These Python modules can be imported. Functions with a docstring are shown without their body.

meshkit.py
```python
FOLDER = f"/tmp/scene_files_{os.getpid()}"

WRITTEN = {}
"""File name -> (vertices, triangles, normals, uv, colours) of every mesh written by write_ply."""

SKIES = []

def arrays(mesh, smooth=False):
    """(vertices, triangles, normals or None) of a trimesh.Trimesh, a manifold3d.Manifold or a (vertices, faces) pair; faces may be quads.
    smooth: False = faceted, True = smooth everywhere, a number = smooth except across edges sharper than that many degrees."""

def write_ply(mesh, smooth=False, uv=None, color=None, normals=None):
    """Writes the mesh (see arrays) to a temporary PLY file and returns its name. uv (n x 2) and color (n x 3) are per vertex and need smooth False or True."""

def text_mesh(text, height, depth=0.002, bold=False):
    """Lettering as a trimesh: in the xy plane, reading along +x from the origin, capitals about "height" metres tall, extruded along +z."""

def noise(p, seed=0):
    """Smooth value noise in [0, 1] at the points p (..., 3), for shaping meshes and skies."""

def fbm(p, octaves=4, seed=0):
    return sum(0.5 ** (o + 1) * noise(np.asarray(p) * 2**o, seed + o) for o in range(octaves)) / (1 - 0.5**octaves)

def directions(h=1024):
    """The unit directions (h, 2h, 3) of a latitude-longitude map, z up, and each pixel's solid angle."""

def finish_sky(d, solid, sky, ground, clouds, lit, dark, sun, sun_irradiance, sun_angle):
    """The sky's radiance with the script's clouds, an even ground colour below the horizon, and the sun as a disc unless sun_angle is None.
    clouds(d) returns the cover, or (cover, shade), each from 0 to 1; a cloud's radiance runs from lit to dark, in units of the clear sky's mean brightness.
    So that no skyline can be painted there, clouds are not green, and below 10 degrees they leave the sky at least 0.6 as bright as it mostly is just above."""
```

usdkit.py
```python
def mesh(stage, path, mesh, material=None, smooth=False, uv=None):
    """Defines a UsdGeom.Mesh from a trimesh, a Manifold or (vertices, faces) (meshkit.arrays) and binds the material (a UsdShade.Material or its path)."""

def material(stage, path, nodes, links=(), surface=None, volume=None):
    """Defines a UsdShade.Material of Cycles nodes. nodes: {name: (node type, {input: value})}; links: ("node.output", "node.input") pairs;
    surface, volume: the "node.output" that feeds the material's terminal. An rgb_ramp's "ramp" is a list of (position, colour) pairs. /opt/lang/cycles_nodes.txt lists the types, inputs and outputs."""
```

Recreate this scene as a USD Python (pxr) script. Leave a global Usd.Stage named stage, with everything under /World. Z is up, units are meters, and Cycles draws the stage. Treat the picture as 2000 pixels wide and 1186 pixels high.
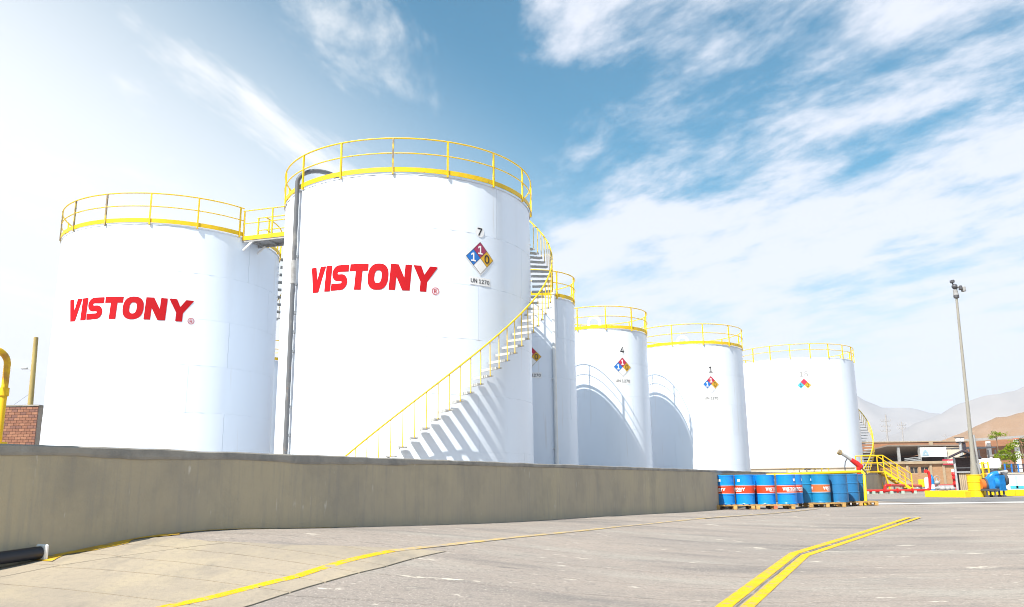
import math, random
import numpy as np
import trimesh, usdkit, meshkit
import shapely
from shapely import affinity
from shapely.geometry import Polygon, LineString, box as sbox, Point
from shapely.ops import unary_union
from pxr import Usd, UsdGeom, UsdLux, UsdShade, Gf, Sdf, Vt

random.seed(7)
rng = np.random.default_rng(7)
stage = Usd.Stage.CreateInMemory()
UsdGeom.SetStageUpAxis(stage, UsdGeom.Tokens.z)
UsdGeom.SetStageMetersPerUnit(stage, 1.0)
UsdGeom.Xform.Define(stage, '/World')
UsdGeom.Scope.Define(stage, '/World/Looks')
PI = math.pi

# ------------------------------------------------------------------ camera
FPX, TILT, ROLL, CAMZ = 1613.0, math.radians(12.31), 0.0126, 0.85
EXPOSURE = 1.28
_F = np.array([0, math.cos(TILT), math.sin(TILT)]); _R0 = np.array([1.0, 0, 0]); _U0 = np.array([0, -math.sin(TILT), math.cos(TILT)])
_R = _R0*math.cos(ROLL) - _U0*math.sin(ROLL); _U = _U0*math.cos(ROLL) + _R0*math.sin(ROLL)
CAM = np.array([0, 0, CAMZ])
cam = UsdGeom.Camera.Define(stage, '/World/camera')
cam.CreateHorizontalApertureAttr(36.0); cam.CreateVerticalApertureAttr(36.0*607/1024)
cam.CreateFocalLengthAttr(36.0*FPX/2000)
cam.CreateClippingRangeAttr(Gf.Vec2f(0.05, 100000))
cam.CreateExposureAttr(EXPOSURE)
cam.AddTransformOp().Set(Gf.Matrix4d(*_R, 0, *_U, 0, *(-_F), 0, *CAM, 1))

# ------------------------------------------------------------------ sun and sky
SUN_AZ, SUN_EL = math.radians(37.6), math.radians(48.5)      # azimuth from -y towards -x
S = np.array([-math.sin(SUN_AZ)*math.cos(SUN_EL), -math.cos(SUN_AZ)*math.cos(SUN_EL), math.sin(SUN_EL)])
SKY_STRENGTH = 0.10
sun = UsdLux.DistantLight.Define(stage, '/World/sun')
sun.CreateIntensityAttr(1.06); sun.CreateAngleAttr(0.5); sun.CreateNormalizeAttr(True)
sun.CreateColorAttr(Gf.Vec3f(1.0, 0.955, 0.88))
_x = np.cross([0, 0, 1], S); _x /= np.linalg.norm(_x); _y = np.cross(S, _x)
sun.AddTransformOp().Set(Gf.Matrix4d(*_x, 0, *_y, 0, *S, 0, 0, 0, 0, 1))

CLOUD = 4.05
def _dot(vec): return ('vector_math', {'math_type': 'dot_product', 'vector2': vec})
sky_nodes = {
    'tc': ('texture_coordinate', {}),
    'sky': ('sky_texture', {'sky_type': 'single_scattering', 'sun_disc': False, 'sun_elevation': SUN_EL, 'sun_rotation': math.atan2(S[0], S[1]), 'air_density': 1.0, 'aerosol_density': 0.5, 'ozone_density': 3.0}),
    'tint': ('mix', {'mix_type': 'multiply', 'fac': 1.0, 'color2': (0.075, 0.60, 0.62)}),
    'sep': ('separate_xyz', {}),
    # the cloud layers lie on a plane overhead: directions projected on it
    'zc': ('math', {'math_type': 'maximum', 'value2': 0.03}), 'zo': ('math', {'math_type': 'add', 'value2': 0.10}),
    'px': ('math', {'math_type': 'divide'}), 'py': ('math', {'math_type': 'divide'}), 'pl': ('combine_xyz', {'z': 0.0}),
    # banked layer, streaming one way
    'ru': _dot((-0.50*1.75, 0.87*1.75, 0)), 'rv': _dot((0.87*2.9, 0.50*2.9, 0)), 'rp': ('combine_xyz', {'z': 3.3}),
    'rn': ('noise_texture', {'scale': 1.5, 'detail': 11.0, 'roughness': 0.64, 'distortion': 0.12}),
    'rb': ('noise_texture', {'scale': 0.55, 'detail': 2.0, 'roughness': 0.5}),
    'rs': ('math', {'math_type': 'multiply_add', 'value2': 0.70}),
    # thin wisps, streaming the other way
    'lu': _dot((0.30*1.1, 0.95*1.1, 0)), 'lv': _dot((0.95*2.7, -0.30*2.7, 0)), 'lp': ('combine_xyz', {'z': 5.2}),
    'ln': ('noise_texture', {'scale': 1.0, 'detail': 11.0, 'roughness': 0.62, 'distortion': 0.35}),
    # where each layer is
    'mr': ('map_range', {'range_type': 'smoothstep', 'from_min': -0.14, 'from_max': 0.12, 'to_min': -0.32, 'to_max': 0.09, 'clamp': True}),
    'low': ('map_range', {'range_type': 'smoothstep', 'from_min': 0.50, 'from_max': 0.20, 'to_min': 0.0, 'to_max': 0.12, 'clamp': True}),
    'r1': ('math', {'math_type': 'add'}), 'r2': ('math', {'math_type': 'add'}),
    'rc': ('map_range', {'range_type': 'smoothstep', 'from_min': 0.80, 'from_max': 1.12, 'to_min': 0.0, 'to_max': 0.94, 'clamp': True}),
    'ml': ('map_range', {'range_type': 'smoothstep', 'from_min': 0.10, 'from_max': -0.25, 'to_min': -0.20, 'to_max': 0.0, 'clamp': True}),
    'l1': ('math', {'math_type': 'add'}),
    'lc': ('map_range', {'range_type': 'smoothstep', 'from_min': 0.505, 'from_max': 0.69, 'to_min': 0.0, 'to_max': 0.95, 'clamp': True}),
    # milky veil growing to the left and down to the horizon
    'va': ('math', {'math_type': 'multiply_add', 'value2': -0.85, 'value3': 0.0}), 'vb': ('math', {'math_type': 'multiply_add', 'value2': -1.25}),
    'vc': ('map_range', {'range_type': 'smoothstep', 'from_min': -0.60, 'from_max': 0.02, 'to_min': 0.0, 'to_max': 0.98, 'clamp': True}),
    'hz': ('map_range', {'range_type': 'smoothstep', 'from_min': 0.34, 'from_max': 0.03, 'to_min': 0.0, 'to_max': 0.95, 'clamp': True}),
    'x1': ('mix', {'color2': (CLOUD*1.08, CLOUD*1.12, CLOUD*1.15)}),
    'x2': ('mix', {'color2': (CLOUD*1.05, CLOUD*1.03, CLOUD*1.12)}),
    'x3': ('mix', {'color2': (CLOUD*0.96, CLOUD*0.99, CLOUD*1.09)}),
    'x4': ('mix', {'color2': (CLOUD*1.15, CLOUD*1.15, CLOUD*1.15)}),
    'bg': ('background_shader', {'strength': SKY_STRENGTH}),
}
sky_links = [('sky.color', 'tint.color1'), ('tc.generated', 'sep.vector'), ('sep.z', 'zc.value1'), ('zc.value', 'zo.value1'),
             ('sep.x', 'px.value1'), ('zo.value', 'px.value2'), ('sep.y', 'py.value1'), ('zo.value', 'py.value2'), ('px.value', 'pl.x'), ('py.value', 'pl.y'),
             ('pl.vector', 'ru.vector1'), ('pl.vector', 'rv.vector1'), ('ru.value', 'rp.x'), ('rv.value', 'rp.y'), ('rp.vector', 'rn.vector'), ('rp.vector', 'rb.vector'),
             ('rb.fac', 'rs.value1'), ('rn.fac', 'rs.value3'),
             ('pl.vector', 'lu.vector1'), ('pl.vector', 'lv.vector1'), ('lu.value', 'lp.x'), ('lv.value', 'lp.y'), ('lp.vector', 'ln.vector'),
             ('sep.x', 'mr.value'), ('sep.z', 'low.value'), ('mr.result', 'r1.value1'), ('low.result', 'r1.value2'), ('r1.value', 'r2.value1'), ('rs.value', 'r2.value2'), ('r2.value', 'rc.value'),
             ('sep.x', 'ml.value'), ('ml.result', 'l1.value1'), ('ln.fac', 'l1.value2'), ('l1.value', 'lc.value'),
             ('sep.x', 'va.value1'), ('sep.z', 'vb.value1'), ('va.value', 'vb.value3'), ('vb.value', 'vc.value'), ('sep.z', 'hz.value'),
             ('tint.color', 'x1.color1'), ('vc.result', 'x1.fac'), ('x1.color', 'x2.color1'), ('hz.result', 'x2.fac'),
             ('x2.color', 'x3.color1'), ('rc.result', 'x3.fac'), ('x3.color', 'x4.color1'), ('lc.result', 'x4.fac'), ('x4.color', 'bg.color')]
sky_mat = usdkit.material(stage, '/World/Looks/sky_air', sky_nodes, sky_links, surface='bg.background')
dome = UsdLux.DomeLight.Define(stage, '/World/sky')
dome.CreateIntensityAttr(1.0)
UsdShade.MaterialBindingAPI.Apply(dome.GetPrim()).Bind(sky_mat)
dome.GetPrim().SetCustomDataByKey('kind', 'structure')

# ------------------------------------------------------------------ picture <-> place, used to find real positions at a known depth
def ray(x, y):
    return _F + _R*(x-1000)/FPX - _U*(y-593)/FPX
def at(x, y, Y):
    r = ray(x, y); return CAM + r*(Y/r[1])
def at_z(x, y, z):
    r = ray(x, y); return CAM + r*((z-CAMZ)/r[2])
# bund wall line in plan
WK, WY0 = 0.50, 13.4
WN = np.array([1, -WK])/math.hypot(1, WK); WT = np.array([WK, 1])/math.hypot(1, WK)
def sd(X, Y):
    v = np.stack([np.asarray(X, float), np.asarray(Y, float)-WY0], -1); return v @ WT, v @ WN
def xy(s, d):
    return np.array([0, WY0]) + s*WT + d*WN
from scipy.interpolate import PchipInterpolator
_HW = PchipInterpolator([-30, -9.5, -8.16, -7.93, -7.57, -6.81, -6.3, -4.9, -.1, 4.6, 12.9, 16, 25, 80], [.1, .22, .31, .34, .38, .45, .46, .41, .26, .18, .02, -.01, 0, 0])
def hgt(X, Y):
    s, d = sd(X, Y)
    h = _HW(np.clip(s, -30, 80))
    u = np.clip(1-d/5.0, 0, 1); u = np.where(d < 0, 1, u*u*(3-2*u))
    far = np.clip((np.hypot(X, Y)-150)/100, 0, 1)
    return h*u*(1-far)
def ground_at(x, y):
    z = 0.0
    for _ in range(40):
        P = at_z(x, y, z); z = .5*z+.5*float(hgt(P[0], P[1]))
    return P

# ------------------------------------------------------------------ geometry: everything is (vertices, triangles, normals)
def flat(v, f):
    v = np.asarray(v, float); f = np.asarray(f, int)
    p = v[f]; n = np.cross(p[:, 1]-p[:, 0], p[:, 2]-p[:, 0]); n /= np.linalg.norm(n, axis=1, keepdims=True)+1e-12
    return p.reshape(-1, 3), np.arange(len(f)*3).reshape(-1, 3), np.repeat(n, 3, 0)
def merge(ms):
    v, f, n, k = [], [], [], 0
    for a, b, c in ms:
        v.append(a); f.append(b+k); n.append(c); k += len(a)
    return np.vstack(v), np.vstack(f), np.vstack(n)
_BV = np.array([[x, y, z] for x in (-.5, .5) for y in (-.5, .5) for z in (-.5, .5)])
_BF = np.array([[0, 1, 3], [0, 3, 2], [4, 6, 7], [4, 7, 5], [0, 4, 5], [0, 5, 1], [2, 3, 7], [2, 7, 6], [0, 2, 6], [0, 6, 4], [1, 5, 7], [1, 7, 3]])
def box(c, s, yaw=0.0, pitch=0.0):
    v = _BV*np.asarray(s, float)
    if pitch:
        a, b = math.cos(pitch), math.sin(pitch); v = v @ np.array([[a, 0, -b], [0, 1, 0], [b, 0, a]]).T
    if yaw:
        a, b = math.cos(yaw), math.sin(yaw); v = v @ np.array([[a, -b, 0], [b, a, 0], [0, 0, 1]]).T
    return flat(v+np.asarray(c, float), _BF)
def cbox(c, s, yaw=0.0, ch=.01):
    """box with chamfered edges (hull of three slimmer boxes)"""
    s = np.asarray(s, float); ch = min(ch, s.min()*.4)
    p = np.vstack([_BV*(s-2*ch*(1-np.eye(3)[k])) for k in range(3)])
    h = trimesh.convex.convex_hull(p); v = h.vertices
    a, b = math.cos(yaw), math.sin(yaw); v = v @ np.array([[a, -b, 0], [b, a, 0], [0, 0, 1]]).T
    return flat(v+np.asarray(c, float), h.faces)
def bar(p, q, w, h=None):
    """square bar from p to q"""
    p, q = np.asarray(p, float), np.asarray(q, float); h = h or w
    t = q-p; L = np.linalg.norm(t); t /= L
    up = np.array([0, 0, 1.0]) if abs(t[2]) < .95 else np.array([0, 1.0, 0])
    a = np.cross(t, up); a /= np.linalg.norm(a); b = np.cross(a, t)
    v = _BV*[L, w, h]
    return flat(v @ np.stack([t, a, b]) + (p+q)/2, _BF)
def tube(pts, r, sides=8, closed=False, caps=True):
    p = np.asarray(pts, float); m = len(p)
    t = (np.roll(p, -1, 0)-np.roll(p, 1, 0)) if closed else np.gradient(p, axis=0)
    t /= np.linalg.norm(t, axis=1, keepdims=True)+1e-12
    if closed: a = np.cross(t, [0, 0, 1.0]); a /= np.linalg.norm(a, axis=1, keepdims=True)+1e-9
    else:
        a = np.zeros_like(t); w = np.cross(t[0], [0, 0, 1.0] if abs(t[0, 2]) < .9 else [0.3, 1.0, 0])
        for k in range(m):
            w = w-t[k]*(w @ t[k]); w /= np.linalg.norm(w); a[k] = w
    b = np.cross(t, a)
    an = np.arange(sides)*2*PI/sides
    d = np.cos(an)[None, :, None]*a[:, None]+np.sin(an)[None, :, None]*b[:, None]
    rr = np.broadcast_to(np.asarray(r, float), (m,))
    v = p[:, None]+rr[:, None, None]*d
    M = m if closed else m-1
    i, j = np.meshgrid(np.arange(M), np.arange(sides), indexing='ij'); i2 = (i+1) % m; j2 = (j+1) % sides
    q = np.stack([i*sides+j, i2*sides+j, i2*sides+j2, i*sides+j2], -1).reshape(-1, 4)
    f = np.vstack([q[:, [0, 2, 1]], q[:, [0, 3, 2]]])
    out = [(v.reshape(-1, 3), f, d.reshape(-1, 3))]
    if caps and not closed:
        for e, s in ((0, -1), (m-1, 1)):
            out.append((np.vstack([v[e], p[e:e+1]]), np.array([[k, (k+1) % sides, sides] for k in range(sides)]), np.repeat(t[e:e+1]*s, sides+1, 0)))
    return merge(out)
def lathe(profile, n=32, c=(0, 0, 0)):
    out = []; an = np.arange(n)*2*PI/n; ca, sa = np.cos(an), np.sin(an)
    for (r0, z0), (r1, z1) in zip(profile[:-1], profile[1:]):
        nr, nz = (z1-z0), -(r1-r0); L = math.hypot(nr, nz)
        if L < 1e-9: continue
        nn = np.stack([ca*nr/L, sa*nr/L, np.full(n, nz/L)], -1)
        v = np.vstack([np.stack([r0*ca, r0*sa, np.full(n, z0)], -1), np.stack([r1*ca, r1*sa, np.full(n, z1)], -1)])
        j = np.arange(n); j2 = (j+1) % n
        f = np.vstack([np.stack([j, j2, n+j2], -1), np.stack([j, n+j2, n+j], -1)])
        out.append((v+np.asarray(c, float), f, np.vstack([nn, nn])))
    return merge(out)
def ball(c, r, s=(1, 1, 1)):
    m = trimesh.creation.icosphere(2, 1.0)
    v = m.vertices; nn = v/np.asarray(s); nn /= np.linalg.norm(nn, axis=1, keepdims=True)
    return v*r*np.asarray(s)+np.asarray(c, float), np.array(m.faces), nn
def polys(g):
    return [p for p in getattr(g, 'geoms', [g]) if p.geom_type == 'Polygon' and p.area > 1e-9]
def tri2d(g):
    v, f, k = [], [], 0
    for p in polys(g):
        a, b = trimesh.creation.triangulate_polygon(p, engine='earcut'); v.append(a); f.append(b+k); k += len(a)
    v, f = np.vstack(v), np.vstack(f)
    p = v[f]; cr = (p[:, 1, 0]-p[:, 0, 0])*(p[:, 2, 1]-p[:, 0, 1])-(p[:, 1, 1]-p[:, 0, 1])*(p[:, 2, 0]-p[:, 0, 0])
    f[cr < 0] = f[cr < 0][:, ::-1]
    return v, f
def prism(g, z0, z1):
    """a flat outline (x, y) made solid between z0 and z1"""
    return merge([flat(m.vertices+[0, 0, z0], m.faces) for m in (trimesh.creation.extrude_polygon(p, z1-z0, engine='earcut') for p in polys(g))])
def upright(m, origin, yaw=0.0):
    """(x, y, z) -> x along yaw, y up, z out of the front"""
    v, f, n = m; a, b = math.cos(yaw), math.sin(yaw)
    M = np.array([[a, b, 0], [0, 0, 1], [b, -a, 0]])
    return v @ M+np.asarray(origin, float), f, n @ M
def wrap(g, c, R, phi0, z0, off=.004, step=.08):
    """lays a flat outline on a cylinder of radius R round c: x runs along the arc from phi0, y up from z0"""
    x0, _, x1, _ = g.bounds; out_v, out_f, k = [], [], 0
    a = math.floor(x0/step)*step
    while a < x1:
        piece = g.intersection(sbox(a, -99, a+step, 99)); a += step
        if piece.is_empty or not polys(piece): continue
        v, f = tri2d(piece); out_v.append(v); out_f.append(f+k); k += len(v)
    v, f = np.vstack(out_v), np.vstack(out_f)
    ph = phi0+v[:, 0]/R; n = np.stack([np.sin(ph), -np.cos(ph), 0*ph], -1)
    return np.stack([c[0]+(R+off)*n[:, 0], c[1]+(R+off)*n[:, 1], z0+v[:, 1]], -1), f, n
def moved(m, d): return m[0]+np.asarray(d, float), m[1], m[2]
def turned(m, yaw):
    a, b = math.cos(yaw), math.sin(yaw); M = np.array([[a, b, 0], [-b, a, 0], [0, 0, 1]])
    return m[0] @ M, m[1], m[2] @ M
def drape(poly, dz, cell=.4, skirt=0.0):
    """a sheet over the ground, dz above it"""
    x0, y0, x1, y1 = poly.bounds; vs, fs, k = [], [], 0
    for i in range(math.floor(x0/cell), math.ceil(x1/cell)):
        for j in range(math.floor(y0/cell), math.ceil(y1/cell)):
            p = poly.intersection(sbox(i*cell, j*cell, (i+1)*cell, (j+1)*cell))
            if p.is_empty or not polys(p): continue
            v, f = tri2d(p); vs.append(v); fs.append(f+k); k += len(v)
    v, f = np.vstack(vs), np.vstack(fs)
    z = hgt(v[:, 0], v[:, 1])+dz
    e = .05; n = np.stack([-(hgt(v[:, 0]+e, v[:, 1])-hgt(v[:, 0]-e, v[:, 1]))/(2*e), -(hgt(v[:, 0], v[:, 1]+e)-hgt(v[:, 0], v[:, 1]-e))/(2*e), np.ones(len(v))], -1)
    n /= np.linalg.norm(n, axis=1, keepdims=True)
    out = [(np.column_stack([v, z]), f, n)]
    if skirt:
        for p in polys(poly):
            r = np.array(p.segmentize(cell).exterior.coords); zz = hgt(r[:, 0], r[:, 1])+dz; m = len(r)
            vv = np.vstack([np.column_stack([r, zz]), np.column_stack([r, zz-skirt])])
            q = np.arange(m-1); out.append(flat(vv, np.vstack([np.stack([q, q+1, m+q+1], -1), np.stack([q, m+q+1, m+q], -1)])))
    return merge(out)

# ------------------------------------------------------------------ prims
_used = {}
def numbered(parent, name):
    k = _used.get((parent, name), 0); _used[(parent, name)] = k+1
    return f'{parent}/{name}' if k == 0 else f'{parent}/{name}_{k:03d}'
_loc = {'/World': np.zeros(3)}
def emit(parent, name, m, mat, label=None):
    """ONE Mesh under parent (a path); the shape is given in world coordinates"""
    path = numbered(parent, name); v, f, n = m; o = _loc[parent]; f = np.array(f)
    p_ = v[f]; bad = (np.cross(p_[:, 1]-p_[:, 0], p_[:, 2]-p_[:, 0])*n[f].sum(1)).sum(1) < 0; f[bad] = f[bad][:, ::-1]
    me = UsdGeom.Mesh.Define(stage, path)
    me.CreatePointsAttr(Vt.Vec3fArray.FromNumpy((v-o).astype(np.float32)))
    me.CreateFaceVertexCountsAttr(Vt.IntArray.FromNumpy(np.full(len(f), 3, np.int32)))
    me.CreateFaceVertexIndicesAttr(Vt.IntArray.FromNumpy(np.ascontiguousarray(f, np.int32).ravel()))
    me.CreateSubdivisionSchemeAttr('none'); me.CreateDoubleSidedAttr(True)
    me.CreateNormalsAttr(Vt.Vec3fArray.FromNumpy(n.astype(np.float32))); me.SetNormalsInterpolation('vertex')
    UsdShade.MaterialBindingAPI.Apply(me.GetPrim()).Bind(mat)
    _loc[path] = o
    if label: me.GetPrim().SetCustomDataByKey('label', label)
    return path
def says(path, label=None, cat=None, group=None, kind=None):
    p = stage.GetPrimAtPath(path)
    for k, x in (('label', label), ('category', cat), ('group', group), ('kind', kind)):
        if x: p.SetCustomDataByKey(k, x)
    return path
def thing(name, label, cat, loc=(0, 0, 0), group=None, kind=None):
    path = numbered('/World', name); x = UsdGeom.Xform.Define(stage, path)
    x.AddTranslateOp().Set(Gf.Vec3d(*map(float, loc))); x.AddRotateZOp().Set(0.0)
    _loc[path] = np.asarray(loc, float)
    return says(path, label, cat, group, kind)
def place(path, loc, yaw=0.0):
    x = UsdGeom.Xform(stage.GetPrimAtPath(path)); ops = x.GetOrderedXformOps()
    ops[0].Set(Gf.Vec3d(*map(float, loc))); ops[1].Set(math.degrees(yaw))
def copy_of(src, label, loc, yaw=0.0):
    p = stage.GetPrimAtPath(src); was = p.GetCustomData(); name = src.rpartition('/')[2].rstrip('0123456789').rstrip('_')
    path = thing(name, label, was['category'], loc, was.get('group'))
    q = stage.GetPrimAtPath(path); q.GetReferences().AddInternalReference(src); q.SetInstanceable(True)
    place(path, loc, yaw); says(path, label)
    return path

# ------------------------------------------------------------------ materials
def mat(name, col, rough=.5, spec=.5, var=.06, scale=3.0, dark=None, bump=0.0, bscale=30.0, metallic=0.0, stretch=(1, 1, 1), seed=0.0, lo=.35, hi=.65, rvar=0.0):
    """principled, its colour drifting between col and dark with world-space noise"""
    dark = dark or tuple(c*(1-var*2) for c in col)
    nodes = {'g': ('geometry', {}), 'mp': ('mapping', {'scale': stretch, 'location': (seed, seed*.7, seed*.3)}),
             'n': ('noise_texture', {'scale': scale, 'detail': 6.0, 'roughness': .6}),
             'r': ('rgb_ramp', {'ramp': [(0, dark), (lo, dark), (hi, col), (1, col)]}),
             'p': ('principled_bsdf', {'roughness': rough, 'specular_ior_level': spec, 'metallic': metallic})}
    links = [('g.position', 'mp.vector'), ('mp.vector', 'n.vector'), ('n.fac', 'r.fac'), ('r.color', 'p.base_color')]
    if bump:
        nodes['n2'] = ('noise_texture', {'scale': bscale, 'detail': 5.0, 'roughness': .6}); nodes['b'] = ('bump', {'strength': .6, 'distance': bump})
        links += [('g.position', 'n2.vector'), ('n2.fac', 'b.height'), ('b.normal', 'p.normal')]
    if rvar:
        nodes['rr'] = ('map_range', {'from_min': .3, 'from_max': .7, 'to_min': rough-rvar, 'to_max': rough+rvar, 'clamp': True})
        links += [('n.fac', 'rr.value'), ('rr.result', 'p.roughness')]
    return usdkit.material(stage, '/World/Looks/'+name, nodes, links, surface='p.BSDF')

def layered(name, layers, rough=.8, spec=.3, bump=0.0, bscale=40.0):
    """layers: first (colour,), then (colour, scale, stretch, lo, hi, amount, seed): each laid over the former where its noise is high"""
    nodes = {'g': ('geometry', {}), 'c0': ('color', {'value': layers[0][0]}), 'p': ('principled_bsdf', {'roughness': rough, 'specular_ior_level': spec})}
    links = []; last = 'c0.color'
    for i, (col, sc, st, lo, hi, amt, seed) in enumerate(layers[1:]):
        nodes[f'm{i}'] = ('mapping', {'scale': st, 'location': (seed, -seed, seed*.5)})
        nodes[f'n{i}'] = ('noise_texture', {'scale': sc, 'detail': 7.0, 'roughness': .62})
        nodes[f'k{i}'] = ('map_range', {'from_min': lo, 'from_max': hi, 'to_min': 0.0, 'to_max': amt, 'clamp': True})
        nodes[f'x{i}'] = ('mix', {'color2': col})
        links += [('g.position', f'm{i}.vector'), (f'm{i}.vector', f'n{i}.vector'), (f'n{i}.fac', f'k{i}.value'), (f'k{i}.result', f'x{i}.fac'), (last, f'x{i}.color1')]
        last = f'x{i}.color'
    links.append((last, 'p.base_color'))
    if bump:
        nodes['nb'] = ('noise_texture', {'scale': bscale, 'detail': 6.0, 'roughness': .65}); nodes['b'] = ('bump', {'strength': .7, 'distance': bump})
        links += [('g.position', 'nb.vector'), ('nb.fac', 'b.height'), ('b.normal', 'p.normal')]
    return usdkit.material(stage, '/World/Looks/'+name, nodes, links, surface='p.BSDF')

M = {}
M['tank_white'] = layered('tank_white', [((.74, .805, .895),), ((.62, .665, .72), 1.2, (1, 1, .12), .55, .8, .35, 2.0), ((.52, .43, .33), 5.0, (1, 1, .05), .62, .80, .45, 5.0)], rough=.38, spec=.4, bump=.003, bscale=2.2)
M['white_paint'] = mat('white_paint', (.78, .78, .77), .45, var=.05, scale=4)
M['sign_white'] = mat('sign_white', (.8, .8, .8), .5, var=.02)
M['yellow_paint'] = layered('yellow_paint', [((.75, .49, .007),), ((.66, .39, .007), 3.0, (1, 1, 1), .5, .75, .7, 1.0), ((.20, .13, .08), 9.0, (1, 1, 1), .62, .70, .75, 9.0)], rough=.42, spec=.4)
M['rusty_yellow'] = layered('rusty_yellow', [((.72, .45, .012),), ((.35, .16, .04), 5.0, (1, 1, 1), .5, .62, .8, 4.0)], rough=.5)
M['worn_post'] = layered('worn_post', [((.55, .40, .05),), ((.18, .14, .12), 4.0, (1, 1, 1), .42, .55, .9, 3.0)], rough=.6)
M['logo_red'] = mat('logo_red', (.40, .003, .008), .7, spec=.15, var=.03)
M['sign_red'] = mat('sign_red', (.50, .02, .06), .45, var=.05)
M['magenta_red'] = mat('magenta_red', (.36, .03, .10), .45, var=.05)
M['sign_blue'] = mat('sign_blue', (.012, .16, .55), .45, var=.04)
M['sign_cyan'] = mat('sign_cyan', (.06, .42, .60), .45, var=.04)
M['sign_yellow'] = mat('sign_yellow', (.72, .40, .012), .45, var=.04)
M['sign_black'] = mat('sign_black', (.02, .02, .025), .5)
M['dark_steel'] = mat('dark_steel', (.08, .08, .09), .5, var=.15, scale=6)
M['grey_steel'] = layered('grey_steel', [((.33, .33, .33),), ((.2, .19, .18), 4.0, (1, 1, 1), .45, .65, .7, 1.0)], rough=.5)
M['pipe_grey'] = layered('pipe_grey', [((.115, .12, .13),), ((.26, .25, .23), 3.0, (1, 1, .5), .55, .7, .8, 1.0), ((.22, .12, .06), 6.0, (1, 1, 1), .62, .72, .8, 6.0)], rough=.55)
M['galvanized'] = mat('galvanized', (.46, .47, .48), .42, var=.12, scale=8, metallic=.3)
M['tread_steel'] = mat('tread_steel', (.50, .50, .48), .5, var=.12, scale=5)
M['wall_concrete'] = layered('wall_concrete', [((.37, .318, .232),), ((.44, .37, .245), .55, (1, 1, .7), .42, .62, .8, 3.0), ((.24, .22, .18), 1.4, (1, 1, .8), .5, .7, .5, 8.0), ((.25, .24, .215), 16.0, (1, 1, .07), .5, .68, .35, 5.0), ((.56, .51, .42), 13.0, (1, 1, .22), .655, .70, .75, 1.0), ((.17, .155, .12), 26.0, (1, 1, .5), .66, .75, .5, 12.0)], rough=.9, bump=.006, bscale=35)
M['wall_top'] = layered('wall_top', [((.29, .27, .235),), ((.17, .165, .155), 3.0, (1, 1, 1), .45, .65, .7, 2.0), ((.34, .33, .30), 9.0, (1, 1, 1), .6, .72, .6, 4.0)], rough=.95, bump=.01, bscale=20)
M['yard'] = layered('yard', [((.285, .240, .206),), ((.225, .196, .176), .22, (1, 1.6, 1), .42, .62, .8, 3.0), ((.30, .275, .24), .9, (.5, 1.5, 1), .50, .68, .75, 7.0), ((.125, .115, .112), 1.1, (.3, 1.3, 1), .52, .70, .8, 2.0), ((.60, .54, .45), 2.6, (.6, 1.5, 1), .655, .685, .9, 21.0), ((.15, .14, .13), 7.0, (.7, 1.2, 1), .55, .72, .55, 14.0), ((.56, .51, .44), 7.5, (.6, 1.2, 1), .66, .69, .8, 33.0), ((.10, .095, .09), 5.0, (.4, 1.1, 1), .665, .70, .6, 41.0), ((.13, .12, .11), 26.0, (1, 1, 1), .5, .68, .6, 4.0), ((.46, .42, .36), 70.0, (1, 1, 1), .55, .66, .65, 4.0)], rough=.85, spec=.25, bump=.007, bscale=55)
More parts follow.
